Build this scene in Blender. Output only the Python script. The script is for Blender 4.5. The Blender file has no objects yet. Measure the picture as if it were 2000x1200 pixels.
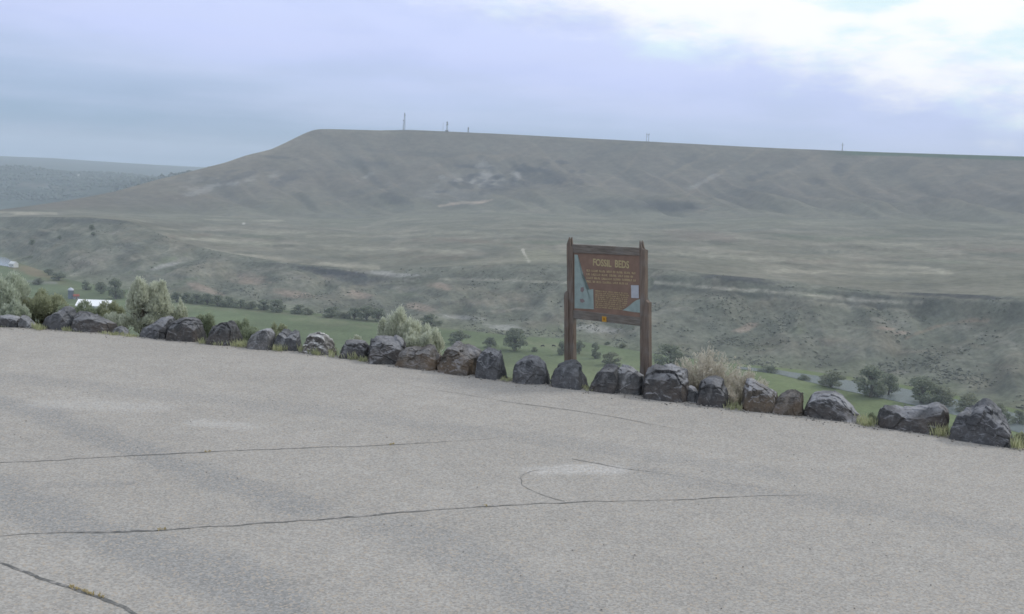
import bpy, bmesh, math, random
import numpy as np
from mathutils import Vector, Matrix, Euler, noise as mnoise

sc = bpy.context.scene
col = sc.collection
R = math.radians
random.seed(7)
rng = np.random.default_rng(11)

# ------------------------------------------------------------------ camera
W, H, F = 2000.0, 1200.0, 2144.0
CAMZ = 4.0
ROLL = R(2.4)
PITCH = math.atan(255 * math.cos(ROLL) / F)
CM = Euler((math.pi / 2 - PITCH, 0, 0)).to_matrix() @ Matrix.Rotation(ROLL, 3, 'Z')
CMn = np.array(CM)
cam = bpy.data.cameras.new('camera')
cam.sensor_width = 36.0
cam.lens = 36.0 * F / W
cam.clip_start, cam.clip_end = 0.1, 60000
camo = bpy.data.objects.new('camera', cam)
camo.matrix_world = Matrix.Translation((0, 0, CAMZ)) @ CM.to_4x4()
col.objects.link(camo)
sc.camera = camo


def ray(px, py):
    return CM @ Vector(((px - W / 2) / F, (H / 2 - py) / F, -1.0))


def ground(px, py, z=0.0):
    d = ray(px, py)
    t = (z - CAMZ) / d.z
    return Vector((d.x * t, d.y * t, z))


def at_range(px, py, r):
    d = ray(px, py)
    t = r / math.hypot(d.x, d.y)
    return Vector((d.x * t, d.y * t, CAMZ + d.z * t))


def az_te(px, py):
    d = ray(px, py)
    h = math.hypot(d.x, d.y)
    return math.atan2(d.x, d.y), d.z / h


def project(P):
    q = (P - np.array([0, 0, CAMZ])) @ CMn
    dz = np.where(-q[:, 2] > 0.05, -q[:, 2], 0.05)
    return W / 2 + F * q[:, 0] / dz, H / 2 - F * q[:, 1] / dz


# ------------------------------------------------------------------ helpers
def tag(o, label=None, cat=None, group=None, kind=None):
    if label: o['label'] = label
    if cat: o['category'] = cat
    if group: o['group'] = group
    if kind: o['kind'] = kind
    return o


def link(name, me, mat=None, parent=None):
    o = bpy.data.objects.new(name, me)
    col.objects.link(o)
    if mat is not None:
        me.materials.append(mat)
    if parent is not None:
        o.parent = parent
    return o


def empty(name, loc=(0, 0, 0), rz=0.0, s=1.0):
    o = bpy.data.objects.new(name, None)
    o.empty_display_size = 0.3
    o.location = loc
    o.rotation_euler = (0, 0, rz)
    o.scale = (s, s, s) if isinstance(s, (int, float)) else s
    col.objects.link(o)
    return o


def np_mesh(name, V, Fq, smooth=True):
    V = np.asarray(V, dtype=np.float32)
    Fq = np.asarray(Fq, dtype=np.int32)
    k = Fq.shape[1]
    me = bpy.data.meshes.new(name)
    me.vertices.add(len(V))
    me.vertices.foreach_set('co', V.ravel())
    me.loops.add(Fq.size)
    me.loops.foreach_set('vertex_index', Fq.ravel())
    me.polygons.add(len(Fq))
    me.polygons.foreach_set('loop_start', np.arange(0, Fq.size, k, dtype=np.int32))
    me.polygons.foreach_set('loop_total', np.full(len(Fq), k, dtype=np.int32))
    me.polygons.foreach_set('use_smooth', np.full(len(Fq), smooth, dtype=bool))
    me.update(calc_edges=True)
    return me


def set_col(me, name, C):
    a = me.attributes.new(name, 'FLOAT_COLOR', 'POINT')
    C4 = np.ones((len(C), 4), dtype=np.float32)
    C4[:, :3] = C
    a.data.foreach_set('color', C4.ravel())


def set_float(me, name, v):
    a = me.attributes.new(name, 'FLOAT', 'POINT')
    a.data.foreach_set('value', np.asarray(v, dtype=np.float32))


def perlin(x, y, seed=0):
    x = np.asarray(x, float); y = np.asarray(y, float)
    xi = np.floor(x).astype(np.int64); yi = np.floor(y).astype(np.int64)
    xf = x - xi; yf = y - yi

    def g(ix, iy, dx, dy):
        h = (ix * 374761393 + iy * 668265263 + seed * 982451653) & 0xffffffff
        h = ((h ^ (h >> 13)) * 1274126177) & 0xffffffff
        h = (h ^ (h >> 16)) & 0xffff
        a = h / 65536.0 * 2 * np.pi
        return np.cos(a) * dx + np.sin(a) * dy
    u = xf * xf * xf * (xf * (xf * 6 - 15) + 10)
    v = yf * yf * yf * (yf * (yf * 6 - 15) + 10)
    a = g(xi, yi, xf, yf); b = g(xi + 1, yi, xf - 1, yf)
    c = g(xi, yi + 1, xf, yf - 1); d = g(xi + 1, yi + 1, xf - 1, yf - 1)
    return (a + u * (b - a)) * (1 - v) + (c + u * (d - c)) * v * 1.0


def fbm(x, y, o=4, seed=0):
    s = 0; amp = 1.0; n = 0
    for k in range(o):
        s = s + amp * perlin(x * 2 ** k, y * 2 ** k, seed + k)
        n += amp; amp *= 0.5
    return s / n * 1.5


def ridged(x, y, o=3, seed=0):
    s = 0; amp = 1.0; n = 0
    for k in range(o):
        s = s + amp * (1 - np.abs(perlin(x * 2 ** k, y * 2 ** k, seed + k)) * 2)
        n += amp; amp *= 0.5
    return s / n


def billow(x, y, o=2, seed=0):
    s = 0; amp = 1.0; n = 0
    for k in range(o):
        s = s + amp * np.sqrt(perlin(x * 2 ** k, y * 2 ** k, seed + k) ** 2 + 0.004) * 2
        n += amp; amp *= 0.45
    return s / n


def sstep(a, b, x):
    t = np.clip((x - a) / (b - a), 0, 1)
    return t * t * (3 - 2 * t)


# ------------------------------------------------------------------ materials
def newmat(name):
    m = bpy.data.materials.new(name)
    m.use_nodes = True
    nt = m.node_tree
    b = nt.nodes['Principled BSDF']
    b.inputs['Roughness'].default_value = 0.9
    b.inputs['Specular IOR Level'].default_value = 0.2
    return m, nt, b


def nz(nt, scale, detail=4, vec=None, rough=0.55):
    n = nt.nodes.new('ShaderNodeTexNoise')
    n.inputs['Scale'].default_value = scale
    n.inputs['Detail'].default_value = detail
    n.inputs['Roughness'].default_value = rough
    if vec is not None: nt.links.new(vec, n.inputs['Vector'])
    return n.outputs['Fac']


def ramp(nt, fac, stops):
    n = nt.nodes.new('ShaderNodeValToRGB')
    e = n.color_ramp.elements
    while len(e) < len(stops): e.new(0.5)
    for k, (p, c) in enumerate(stops):
        e[k].position = p
        e[k].color = (*c, 1) if len(c) == 3 else c
    nt.links.new(fac, n.inputs['Fac'])
    return n.outputs['Color']


def mixc(nt, fac, a, b, mode='MIX'):
    n = nt.nodes.new('ShaderNodeMix')
    n.data_type = 'RGBA'
    n.blend_type = mode
    n.clamp_factor = True
    for sock, v in ((n.inputs[0], fac), (n.inputs[6], a), (n.inputs[7], b)):
        if isinstance(v, (int, float)): sock.default_value = v
        elif isinstance(v, tuple): sock.default_value = (*v, 1)
        else: nt.links.new(v, sock)
    return n.outputs[2]


def math_n(nt, op, a, b=None, c=None, clamp=False):
    n = nt.nodes.new('ShaderNodeMath')
    n.operation = op
    n.use_clamp = clamp
    for k, v in enumerate((a, b, c)):
        if v is None: continue
        if isinstance(v, (int, float)): n.inputs[k].default_value = v
        else: nt.links.new(v, n.inputs[k])
    return n.outputs[0]


def maprange(nt, v, a, b, c=0.0, d=1.0, smooth=True):
    n = nt.nodes.new('ShaderNodeMapRange')
    n.interpolation_type = 'SMOOTHSTEP' if smooth else 'LINEAR'
    for k, x in enumerate((v, a, b, c, d)):
        if isinstance(x, (int, float)): n.inputs[k].default_value = x
        else: nt.links.new(x, n.inputs[k])
    return n.outputs[0]


def bump(nt, b, h, strength, dist):
    n = nt.nodes.new('ShaderNodeBump')
    n.inputs['Strength'].default_value = strength
    n.inputs['Distance'].default_value = dist
    nt.links.new(h, n.inputs['Height'])
    nt.links.new(n.outputs['Normal'], b.inputs['Normal'])


def coords(nt, which='Object'):
    return nt.nodes.new('ShaderNodeTexCoord').outputs[which]


def attr(nt, name, out='Color'):
    n = nt.nodes.new('ShaderNodeAttribute')
    n.attribute_name = name
    return n.outputs[out]


def simple(name, c, var=0.25, scale=6.0, rough=0.85, tint=None, bump_d=0.0, spec=0.2):
    m, nt, b = newmat(name)
    v = coords(nt)
    f = nz(nt, scale, 5, v)
    lo = tuple(x * (1 - var) for x in c)
    hi = tuple(min(1, x * (1 + var)) for x in (tint or c))
    nt.links.new(ramp(nt, f, [(0.3, lo), (0.7, hi)]), b.inputs['Base Color'])
    b.inputs['Roughness'].default_value = rough
    b.inputs['Specular IOR Level'].default_value = spec
    if bump_d: bump(nt, b, nz(nt, scale * 3, 4, v), 0.6, bump_d)
    return m


def terrain_mat(name, s_fine, s_mid, amt_f=0.5, amt_m=0.4, bdist=0.0):
    m, nt, b = newmat(name)
    v = coords(nt)
    base = attr(nt, 'cover_shade')
    f1 = nz(nt, s_fine, 5, v, 0.7)
    f2 = nz(nt, s_mid, 4, v, 0.6)
    k1 = maprange(nt, f1, 0.3, 0.7, 1 - amt_f, 1 + amt_f, False)
    k2 = maprange(nt, f2, 0.3, 0.7, 1 - amt_m, 1 + amt_m, False)
    k = math_n(nt, 'MULTIPLY', k1, k2)
    n = nt.nodes.new('ShaderNodeVectorMath'); n.operation = 'SCALE'
    nt.links.new(base, n.inputs[0]); nt.links.new(k, n.inputs['Scale'])
    nt.links.new(n.outputs[0], b.inputs['Base Color'])
    b.inputs['Roughness'].default_value = 1.0
    b.inputs['Specular IOR Level'].default_value = 0.0
    if bdist: bump(nt, b, f1, 0.7, bdist)
    return m


# ------------------------------------------------------------------ terrain
TH = np.concatenate([np.linspace(R(-75), R(-28.3), 50), np.linspace(R(-28), R(28), 820), np.linspace(R(28.3), R(75), 50)])
NC = len(TH)


def curve(pts, sm=4):
    a = sorted(az_te(x, y) for x, y in pts)
    te = np.interp(TH, [p[0] for p in a], [p[1] for p in a])
    if sm:
        k = np.exp(-0.5 * (np.arange(-3 * sm, 3 * sm + 1) / sm) ** 2); k /= k.sum()
        te = np.convolve(np.pad(te, 3 * sm, mode='edge'), k, mode='valid')
    return te


EDGE_PX = [(-500, 612), (-200, 628), (0, 641), (130, 646), (215, 653), (325, 664), (388, 670), (455, 676), (531, 684), (581, 687), (640, 695), (712, 705),
           (785, 715), (856, 725), (930, 736), (980, 743), (1071, 753), (1148, 762), (1200, 769), (1338, 788), (1423, 799),
           (1568, 814), (1688, 830), (1843, 851), (1987, 877), (2100, 895), (2400, 945)]
ep = [ground(x, y) for x, y in EDGE_PX]
e_th = np.array([math.atan2(p.x, p.y) for p in ep]); e_r = np.array([math.hypot(p.x, p.y) for p in ep])
# beyond the frame the row simply carries on along its own straight line
dirL = (ep[2] - ep[5]).normalized(); dirR = (ep[-1] - ep[-5]).normalized()
extra = [ep[0] + dirL * d for d in (8, 25, 60, 120)] + [ep[-1] + dirR * d for d in (4, 10, 25, 60, 120)]
allp = sorted([(math.atan2(p.x, p.y), math.hypot(p.x, p.y)) for p in ep + extra])
allp = [p for p in allp if abs(p[0]) < R(80)]


def edge_r(th):
    return np.interp(th, [p[0] for p in allp], [p[1] for p in allp])


VZ = -126.0   # valley floor


def near_z(d):
    """height of the hillside d metres beyond the lot edge"""
    d = np.asarray(d, float)
    z1 = -0.05 - 0.22 * np.clip(d, 0, 1.2)
    d2 = np.clip(d - 1.2, 0, None)
    return z1 - 0.40 * d2


rE = edge_r(TH)
teE = curve([(-700, 470), (-100, 488), (0, 500), (60, 522), (130, 546), (200, 560), (330, 577), (520, 602), (740, 627), (900, 645), (1000, 656),
             (1100, 662), (1300, 695), (1450, 712), (1560, 722), (1650, 735), (1760, 751), (1880, 775), (1990, 800), (2300, 850)])
rFoot = (VZ - CAMZ) / teE
teR = curve([(-700, 395), (0, 424), (180, 425), (250, 432), (300, 452), (350, 472), (420, 490), (560, 514), (740, 529), (870, 521), (1000, 516), (1150, 520), (1300, 526), (1400, 537),
             (1500, 545), (1700, 569), (1850, 574), (2000, 580), (2400, 600)], 3)
pxr = [(-700, 480), (0, 360), (220, 330), (330, 240), (560, 185), (900, 190), (1400, 160), (2000, 170), (2400, 170)]
a = [(az_te(x, 400)[0], d) for x, d in pxr]
rRim = rFoot + np.interp(TH, [p[0] for p in a], [p[1] for p in a])
teC = curve([(-700, 386), (0, 413), (150, 416), (300, 420), (500, 424), (700, 428), (850, 418), (1000, 414), (1150, 424), (1300, 432), (1500, 425), (1700, 430), (2000, 440), (2500, 470)])
a = [(az_te(x, 400)[0], d) for x, d in [(-700, 2050), (0, 2080), (300, 2150), (700, 2250), (1000, 2250), (1400, 2150), (2000, 2050), (2500, 2000)]]
rC = np.interp(TH, [p[0] for p in a], [p[1] for p in a])
teT = curve([(-700, 384), (-60, 412), (0, 410), (70, 401), (150, 389), (230, 373), (300, 353), (350, 341), (400, 328), (440, 318), (480, 304), (505, 298), (530, 292), (560, 278), (590, 263), (608, 255.5), (622, 252.5),
             (650, 252.5), (700, 254), (740, 255), (800, 254), (870, 257), (1000, 263), (1270, 277), (1500, 289), (1700, 297), (2000, 306), (2500, 326)], 2)
a = [(az_te(x, 400)[0], d) for x, d in [(-700, 2200), (-60, 2200), (0, 2250), (300, 2600), (620, 2950), (1000, 2950), (1400, 2880), (2000, 2750), (2500, 2700)]]
rT = np.interp(TH, [p[0] for p in a], [p[1] for p in a])
zR = CAMZ + rRim * teR; zC = CAMZ + rC * teC; zT = CAMZ + rT * teT
teW = curve([(-900, 285), (0, 324), (60, 327), (120, 333), (200, 338), (280, 345), (330, 352), (420, 366), (600, 380), (2500, 440)])
teF = curve([(-900, 268), (0, 305), (100, 309), (220, 317), (320, 323), (400, 327), (600, 336), (2500, 413)])
rD = np.full(NC, 4300.0); teD = teT - 4 / F
left_tail = sstep(az_te(560, 300)[0], az_te(700, 300)[0], TH)
rP = rT + 60 + left_tail * 1100.0
zP = zT - 6 * (1 - left_tail) - 3
rW = np.full(NC, 6000.0); rF = np.full(NC, 10500.0)
zD = np.minimum(CAMZ + rD * teD, zP - 10); zD = np.where(left_tail > 0.5, -40.0, zD)
zW = CAMZ + rW * teW; zF = CAMZ + rF * teF
rS = rE + 1.2
rB = rE + 318.0


def lin(t): return t
_cx = [(-700, .1), (250, .1), (480, .3), (560, .8), (740, .7), (800, .25), (1000, .15), (1250, .3), (1370, .8), (1480, .7), (1560, .3), (1700, .75), (2400, .8)]
_ca = [(az_te(x, 520)[0], c) for x, c in _cx]
CLIFF = np.interp(TH, [p[0] for p in _ca], [p[1] for p in _ca])


def e_bluff(t):
    cl = np.where(t < 0.82, 0.72 * (t / 0.82) ** 1.25, 0.72 + 0.28 * sstep(0.82, 0.92, t))
    so = t ** 0.9 * (1 - 0.12 * np.sin(np.pi * t))
    return so + (cl - so) * CLIFF[None, :]
def e_mesa(t): return 0.42 * t + 0.58 * t ** 2.1
def e_near(t): return t


SEG = [  # name, r0, z0, r1, z1, rows, profile
    ('hillside', rE - 0.35, np.full(NC, -0.05), rB, np.full(NC, VZ), 46, None),
    ('valley_floor', rB, np.full(NC, VZ), rFoot, np.full(NC, VZ), 60, lin),
    ('bluff', rFoot, np.full(NC, VZ), rRim, zR, 120, e_bluff),
    ('bench_land', rRim, zR, rC, zC, 90, lin),
    ('mesa', rC, zC, rT, zT, 130, e_mesa),
    ('plateau', rT, zT, rP, zP, 8, lin),
    ('back_slope', rP, zP, rD, zD, 14, lin),
    ('wooded_hills', rD, zD, rW, zW, 40, lin),
    ('far_hills', rW, zW, rF, zF, 34, None),
]
T2 = TH[None, :]


def patch(C, PX, PY, px, py, rx, ry, rot, rgb, k, jit=0.35, seed=0):
    ext = 2.6 * max(rx, ry) + 4
    sel = (np.abs(PX - px) < ext) & (np.abs(PY - py) < ext)
    if not sel.any(): return
    X_, Y_ = PX[sel], PY[sel]
    c, s = math.cos(R(rot)), math.sin(R(rot))
    dx, dy = X_ - px, Y_ - py
    u = (dx * c + dy * s) / rx; v = (-dx * s + dy * c) / ry
    d = np.sqrt(u * u + v * v) + jit * (2.0 * fbm(X_ * 0.03, Y_ * 0.10, 5, 50 + seed) + 0.9 * fbm(X_ * 0.12, Y_ * 0.3, 3, 60 + seed))
    m = (k * (1 - sstep(0.35, 1.15, d)))[:, None]
    C[sel] += m * (np.array(rgb) - C[sel])


def streak(C, PX, PY, pts, hw, rgb, k, seed=0):
    best = np.full(PX.shape, 1e9)
    for (x0, y0), (x1, y1) in zip(pts[:-1], pts[1:]):
        L = (x1 - x0) ** 2 + (y1 - y0) ** 2
        t = np.clip(((PX - x0) * (x1 - x0) + (PY - y0) * (y1 - y0)) / L, 0, 1)
        best = np.minimum(best, np.hypot(PX - x0 - t * (x1 - x0), PY - y0 - t * (y1 - y0)))
    d = best / hw + 1.1 * fbm(PX * 0.035, PY * 0.12, 4, 90 + seed)
    m = k * (1 - sstep(0.2, 1.25, d)) * (0.65 + 0.7 * fbm(PX * 0.02, PY * 0.02, 3, 95 + seed))
    m = np.clip(m, 0, 1)
    C += m[..., None] * (np.array(rgb) - C)


TMAT = {
    'hillside': terrain_mat('hillside_soil', 3.0, 0.3, 0.4, 0.35, 0.03),
    'valley_floor': terrain_mat('valley_grass', 0.35, 0.02, 0.22, 0.22, 0),
    'bluff': terrain_mat('bluff_soil', 0.22, 0.035, 0.30, 0.20, 0.8),
    'bench_land': terrain_mat('bench_grass', 0.10, 0.012, 0.26, 0.18, 0.4),
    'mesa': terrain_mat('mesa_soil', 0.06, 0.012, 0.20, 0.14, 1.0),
    'wooded_hills': terrain_mat('wooded_soil', 0.02, 0.004, 0.3, 0.3, 0),
}
TERR = {}
for name, r0, z0, r1, z1, n, prof in SEG:
    t = np.linspace(0, 1, n + 1)[:, None]
    if name == 'valley_floor': t = t ** 0.8
    if name == 'hillside':
        t = t ** 2.0
        r = r0 + (r1 - r0) * t
        z = np.maximum(near_z(r - rE), VZ)
        z = np.where(t >= 1, VZ, z)
    elif name == 'far_hills':
        r = r0 + (r1 - r0) * t
        dip = np.sin(np.pi * t ** 0.6) * 60
        z = z0 + (z1 - z0) * t - dip * (1 - t)
    else:
        r = r0 + (r1 - r0) * t
        z = z0 + (z1 - z0) * prof(t)
    X, Y = r * np.sin(T2), r * np.cos(T2)
    win = np.sin(np.pi * np.clip(t, 0, 1))
    if name == 'bluff':
        arc = T2 * 1000.0
        warp = 35 * fbm(X / 140, Y / 140, 2, 3)
        g = billow((arc + warp - 0.35 * (r - r0)) / 80, (r - r0) / 380, 2, 5) - 0.5
        g2 = billow((arc + warp * .6 + 0.2 * (r - r0)) / 30, (r - r0) / 150, 2, 15) - 0.5
        z = z + win ** 0.7 * (1 - 0.55 * sstep(0.8, 1.0, t)) * (g * 17.0 + g2 * 4.5 + 2.5 * fbm(X / 30, Y / 30, 3, 8))
        # rock ledges part way up
        z = z + win * 1.6 * np.tanh(4 * np.sin(z / 3.6)) * sstep(-0.1, 0.4, fbm(X / 110, Y / 110, 2, 21))
    elif name == 'bench_land':
        z = z + win ** 0.5 * (5.0 * fbm(X / 260, Y / 260, 3, 31) + 2.0 * fbm(X / 60, Y / 60, 3, 33))
    elif name == 'mesa':
        arc = T2 * 2600.0
        warp = 90 * fbm(X / 420, Y / 420, 2, 41)
        g = billow((arc + warp + 0.55 * (r - r0)) / 210, (r - r0) / 1300, 2, 43) - 0.5
        g2 = billow((arc + 0.5 * warp + 0.45 * (r - r0)) / 75, (r - r0) / 420, 2, 47) - 0.5
        amp = np.sin(np.pi * np.clip(t, 0, 1) ** 0.9) * (1 - 0.3 * t) * np.clip((zT - zC) / 150, 0.05, 1)
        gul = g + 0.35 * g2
        z = z + amp * (g * 46.0 + g2 * 15.0 + 2.0 * fbm(X / 40, Y / 40, 3, 49))
        # hummocky slump ground near the foot and the amphitheatre scar
        z = z + amp * 20 * fbm(X / 190, Y / 140, 2, 55) * (1 - sstep(0.3, 0.75, t))
        PX0, PY0 = project(np.stack([X, Y, z], -1).reshape(-1, 3)); PX0 = PX0.reshape(X.shape); PY0 = PY0.reshape(X.shape)
        z = z + sstep(0, 0.1, t) * 0 + np.clip(win * 3, 0, 1) * (16 * np.exp(-((PX0 - 1250) / 105) ** 2 - ((PY0 - 398) / 16) ** 2) - 10 * np.exp(-((PX0 - 960) / 110) ** 2 - ((PY0 - 350) / 24) ** 2) + 10 * np.exp(-((PX0 - 950) / 120) ** 2 - ((PY0 - 312) / 12) ** 2))
    elif name == 'wooded_hills':
        z = z + win * 14 * fbm(X / 500, Y / 500, 3, 61)
    elif name == 'hillside':
        z = z + sstep(0.0, 0.04, t) * (1 - sstep(.9, 1, t)) * 2.5 * fbm(X / 18, Y / 18, 3, 71) + sstep(0.0, 0.004, t) * (1 - sstep(.9, 1, t)) * 0.05 * fbm(X, Y, 2, 72)
    V = np.stack([X, Y, z + 0 * X], -1).reshape(-1, 3)
    PX, PY = project(V)
    PX = PX.reshape(X.shape); PY = PY.reshape(X.shape)
    bt = sstep(-0.15, 0.3, fbm(X / 170, Y / 170, 4, 170))[..., None]; bs = sstep(0.15, 0.4, fbm(X / 70, Y / 200, 3, 185))[..., None]; bd = sstep(0.0, 0.35, fbm(X / 110, Y / 110, 4, 180))[..., None]
    n1 = fbm(X / 60, Y / 60, 4, 100); n2 = fbm(X / 300, Y / 300, 4, 110); n3 = fbm(X / 14, Y / 14, 3, 120)
    C = np.zeros(X.shape + (3,))
    if name == 'hillside':
        C[:] = (0.13, 0.145, 0.07)
        m = sstep(-0.2, 0.3, fbm(X / 2.0, Y / 2.0, 3, 130))[..., None]
        C += m * 0.6 * (np.array((0.20, 0.17, 0.11)) - C)
    elif name == 'valley_floor':
        C[:] = (0.122, 0.150, 0.085)
        m = sstep(-0.2, 0.3, n2)[..., None]; C += m * 0.5 * (np.array((0.145, 0.170, 0.10)) - C)
        m = (sstep(1380, 1480, PX) * sstep(700, 725, PY))[..., None]; C += m * 0.8 * (np.array((0.145, 0.175, 0.085)) - C)
        m = (sstep(930, 1010, PX) * (1 - sstep(1320, 1400, PX)) * sstep(690, 735, PY))[..., None]; C += m * 0.7 * (np.array((0.175, 0.195, 0.105)) - C)
        m = sstep(0.05, 0.35, n1 + 0.5 * n3)[..., None] * sstep(0.75, 1.0, t)[..., None]; C += m * 0.45 * (np.array((0.2, 0.195, 0.13)) - C)
        patch(C, PX, PY, 70, 532, 60, 13, 20, (0.19, 0.15, 0.10), 0.8)
        patch(C, PX, PY, 120, 552, 40, 8, 20, (0.13, 0.14, 0.08), 0.7)
        patch(C, PX, PY, 110, 570, 90, 14, 12, (0.115, 0.14, 0.085), 0.8)
        streak(C, PX, PY, [(330, 590), (450, 601), (560, 613), (740, 630)], 2.5, (0.2, 0.19, 0.13), 0.55)
        streak(C, PX, PY, [(20, 548), (110, 553)], 3, (0.25, 0.24, 0.25), 0.6)
        streak(C, PX, PY, [(1120, 694), (1180, 708), (1260, 716)], 3, (0.17, 0.2, 0.13), 0.5)
    elif name == 'bluff':
        C[:] = (0.160, 0.163, 0.131)
        m = sstep(-0.05, 0.35, n1)[..., None]; C += m * 0.45 * (np.array((0.195, 0.172, 0.135)) - C)
        m = sstep(-0.02, 0.3, fbm(X / 45, Y / 45, 4, 140))[..., None]; C += m * 0.5 * (np.array((0.105, 0.112, 0.092)) - C)
        m = sstep(0.15, 0.4, fbm(X / 20, Y / 20, 3, 150))[..., None]; C += m * 0.22 * (np.array((0.24, 0.225, 0.185)) - C)
        m = (1 - sstep(0.0, 0.25, t))[..., None]; C += m * 0.5 * (np.array((0.165, 0.18, 0.115)) - C)
        m = sstep(0.05, -0.25, g) if False else 1 - sstep(-0.36, -0.08, g); C += (m * 0.4 * win)[..., None] * (np.array((0.082, 0.092, 0.072)) - C)  # gully hollows painted darker, shade put into the ground colour
        m = sstep(0.55, 0.95, np.sin(z / 3.6 + 0.8)) * sstep(-0.1, 0.4, fbm(X / 110, Y / 110, 2, 21)); C += (m * 0.45)[..., None] * (np.array((0.235, 0.22, 0.175)) - C)
        rq = random.Random(12)
        for q in range(70):
            cx = rq.uniform(60, 2000); lo = np.interp(cx, [0, 250, 560, 1300, 2000], [445, 450, 535, 545, 600]); hi = np.interp(cx, [0, 330, 740, 1300, 1600, 2000], [495, 565, 615, 680, 720, 780])
            cy = rq.uniform(lo, hi)
            patch(C, PX, PY, cx, cy, rq.uniform(15, 60), rq.uniform(3, 9), rq.uniform(-22, -4) if cx < 450 else rq.uniform(-10, 12), rq.choice([(0.085, 0.088, 0.08), (0.085, 0.088, 0.08), (0.21, 0.185, 0.15), (0.12, 0.135, 0.09), (0.24, 0.225, 0.195)]), rq.uniform(.25, .6), 0.7, q)
        DK = (0.065, 0.067, 0.070)
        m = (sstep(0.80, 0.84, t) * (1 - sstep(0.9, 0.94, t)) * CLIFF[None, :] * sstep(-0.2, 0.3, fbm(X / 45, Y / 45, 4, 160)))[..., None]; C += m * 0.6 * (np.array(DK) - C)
        patch(C, PX, PY, 640, 529, 95, 8, 7, DK, 0.9); patch(C, PX, PY, 1440, 544, 80, 9, 6, DK, 0.8)
        patch(C, PX, PY, 180, 432, 100, 7, 1, DK, 0.6); patch(C, PX, PY, 1870, 578, 120, 6, 3, DK, 0.8)
        patch(C, PX, PY, 250, 482, 25, 14, 10, DK, 0.5); patch(C, PX, PY, 690, 545, 60, 14, 8, (0.07, 0.075, 0.085), 0.6)
        for q in ((490, 548, 45, 12, 5), (570, 575, 45, 9, 5), (700, 575, 30, 9, 5), (400, 565, 45, 8, 20), (1460, 640, 30, 8, -20), (1730, 642, 30, 5, 5), (1760, 650, 20, 6, 0), (860, 560, 30, 8, 10), (820, 600, 40, 8, 5)):
            patch(C, PX, PY, *q, (0.30, 0.235, 0.19), 0.6)
        for q in ((1160, 643, 60, 9, 5), (900, 620, 50, 6, 5), (985, 640, 50, 7, 6), (760, 535, 60, 6, 5), (320, 520, 40, 5, -14)):
            patch(C, PX, PY, *q, (0.36, 0.35, 0.33), 0.5)
        LT = (0.34, 0.32, 0.26)
        streak(C, PX, PY, [(135, 512), (165, 500), (205, 487)], 4, LT, 0.6); streak(C, PX, PY, [(140, 538), (175, 524)], 5, LT, 0.5)
        streak(C, PX, PY, [(250, 508), (300, 500), (345, 484)], 4, LT, 0.5)
        streak(C, PX, PY, [(1280, 552), (1400, 563), (1560, 574), (1700, 588), (1800, 592)], 4, LT, 0.95); streak(C, PX, PY, [(1280, 560), (1400, 571), (1560, 582), (1700, 597), (1800, 601)], 4, (0.08, 0.085, 0.075), 0.7); streak(C, PX, PY, [(860, 545), (1000, 548), (1110, 552)], 3, LT, 0.6)
        streak(C, PX, PY, [(1770, 660), (1830, 638), (1880, 628), (1930, 626)], 4, (0.26, 0.2, 0.15), 0.6)
        streak(C, PX, PY, [(1860, 680), (1920, 655), (1980, 655)], 6, LT, 0.35)
        streak(C, PX, PY, [(1540, 605), (1600, 580), (1680, 590)], 4, LT, 0.4)
        streak(C, PX, PY, [(1440, 716), (1540, 722), (1640, 730)], 3, (0.2, 0.19, 0.17), 0.5)
    elif name == 'bench_land':
        C[:] = (0.176, 0.172, 0.136)
        m = sstep(-0.15, 0.3, fbm(X / 170, Y / 170, 4, 170))[..., None]; C += m * 0.55 * (np.array((0.215, 0.200, 0.163)) - C)
        m = sstep(0.0, 0.35, fbm(X / 110, Y / 110, 4, 180))[..., None]; C += m * 0.6 * (np.array((0.125, 0.128, 0.108)) - C)
        m = sstep(0.15, 0.4, fbm(X / 70, Y / 200, 3, 185))[..., None]; C += m * 0.5 * (np.array((0.26, 0.24, 0.195)) - C)
        LT = (0.38, 0.355, 0.28)
        streak(C, PX, PY, [(-80, 413), (0, 415), (70, 416), (110, 417)], 3.5, (0.42, 0.38, 0.3), 0.9)
        streak(C, PX, PY, [(400, 429), (480, 431), (555, 431)], 2.5, LT, 0.7)
        streak(C, PX, PY, [(250, 462), (400, 468), (560, 479)], 4, LT, 0.45)
        streak(C, PX, PY, [(310, 474), (420, 492), (560, 509), (740, 524)], 4, LT, 0.6)
        streak(C, PX, PY, [(560, 486), (760, 486), (900, 494)], 4, LT, 0.4); streak(C, PX, PY, [(600, 462), (840, 461)], 4, LT, 0.35)
        streak(C, PX, PY, [(1270, 494), (1400, 499), (1600, 512), (1840, 528)], 5, LT, 0.5)
        streak(C, PX, PY, [(1500, 530), (1700, 532), (1860, 534)], 4, LT, 0.55)
        streak(C, PX, PY, [(1600, 478), (1700, 474), (1800, 480)], 4, LT, 0.35)
        streak(C, PX, PY, [(1021, 488), (1025, 498), (1033, 509)], 3, (0.45, 0.42, 0.36), 0.9)
        patch(C, PX, PY, 476, 437, 4, 2.5, 0, (0.5, 0.48, 0.44), 0.9, 0.1)
        patch(C, PX, PY, 1380, 462, 80, 12, 6, (0.15, 0.125, 0.105), 0.5); patch(C, PX, PY, 1820, 455, 140, 9, 2, (0.1, 0.105, 0.085), 0.5)
        m = sstep(0.55, 1.0, t)[..., None]; C += m * 0.3 * (np.array((0.135, 0.142, 0.105)) - C)
        rq = random.Random(8)
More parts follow.
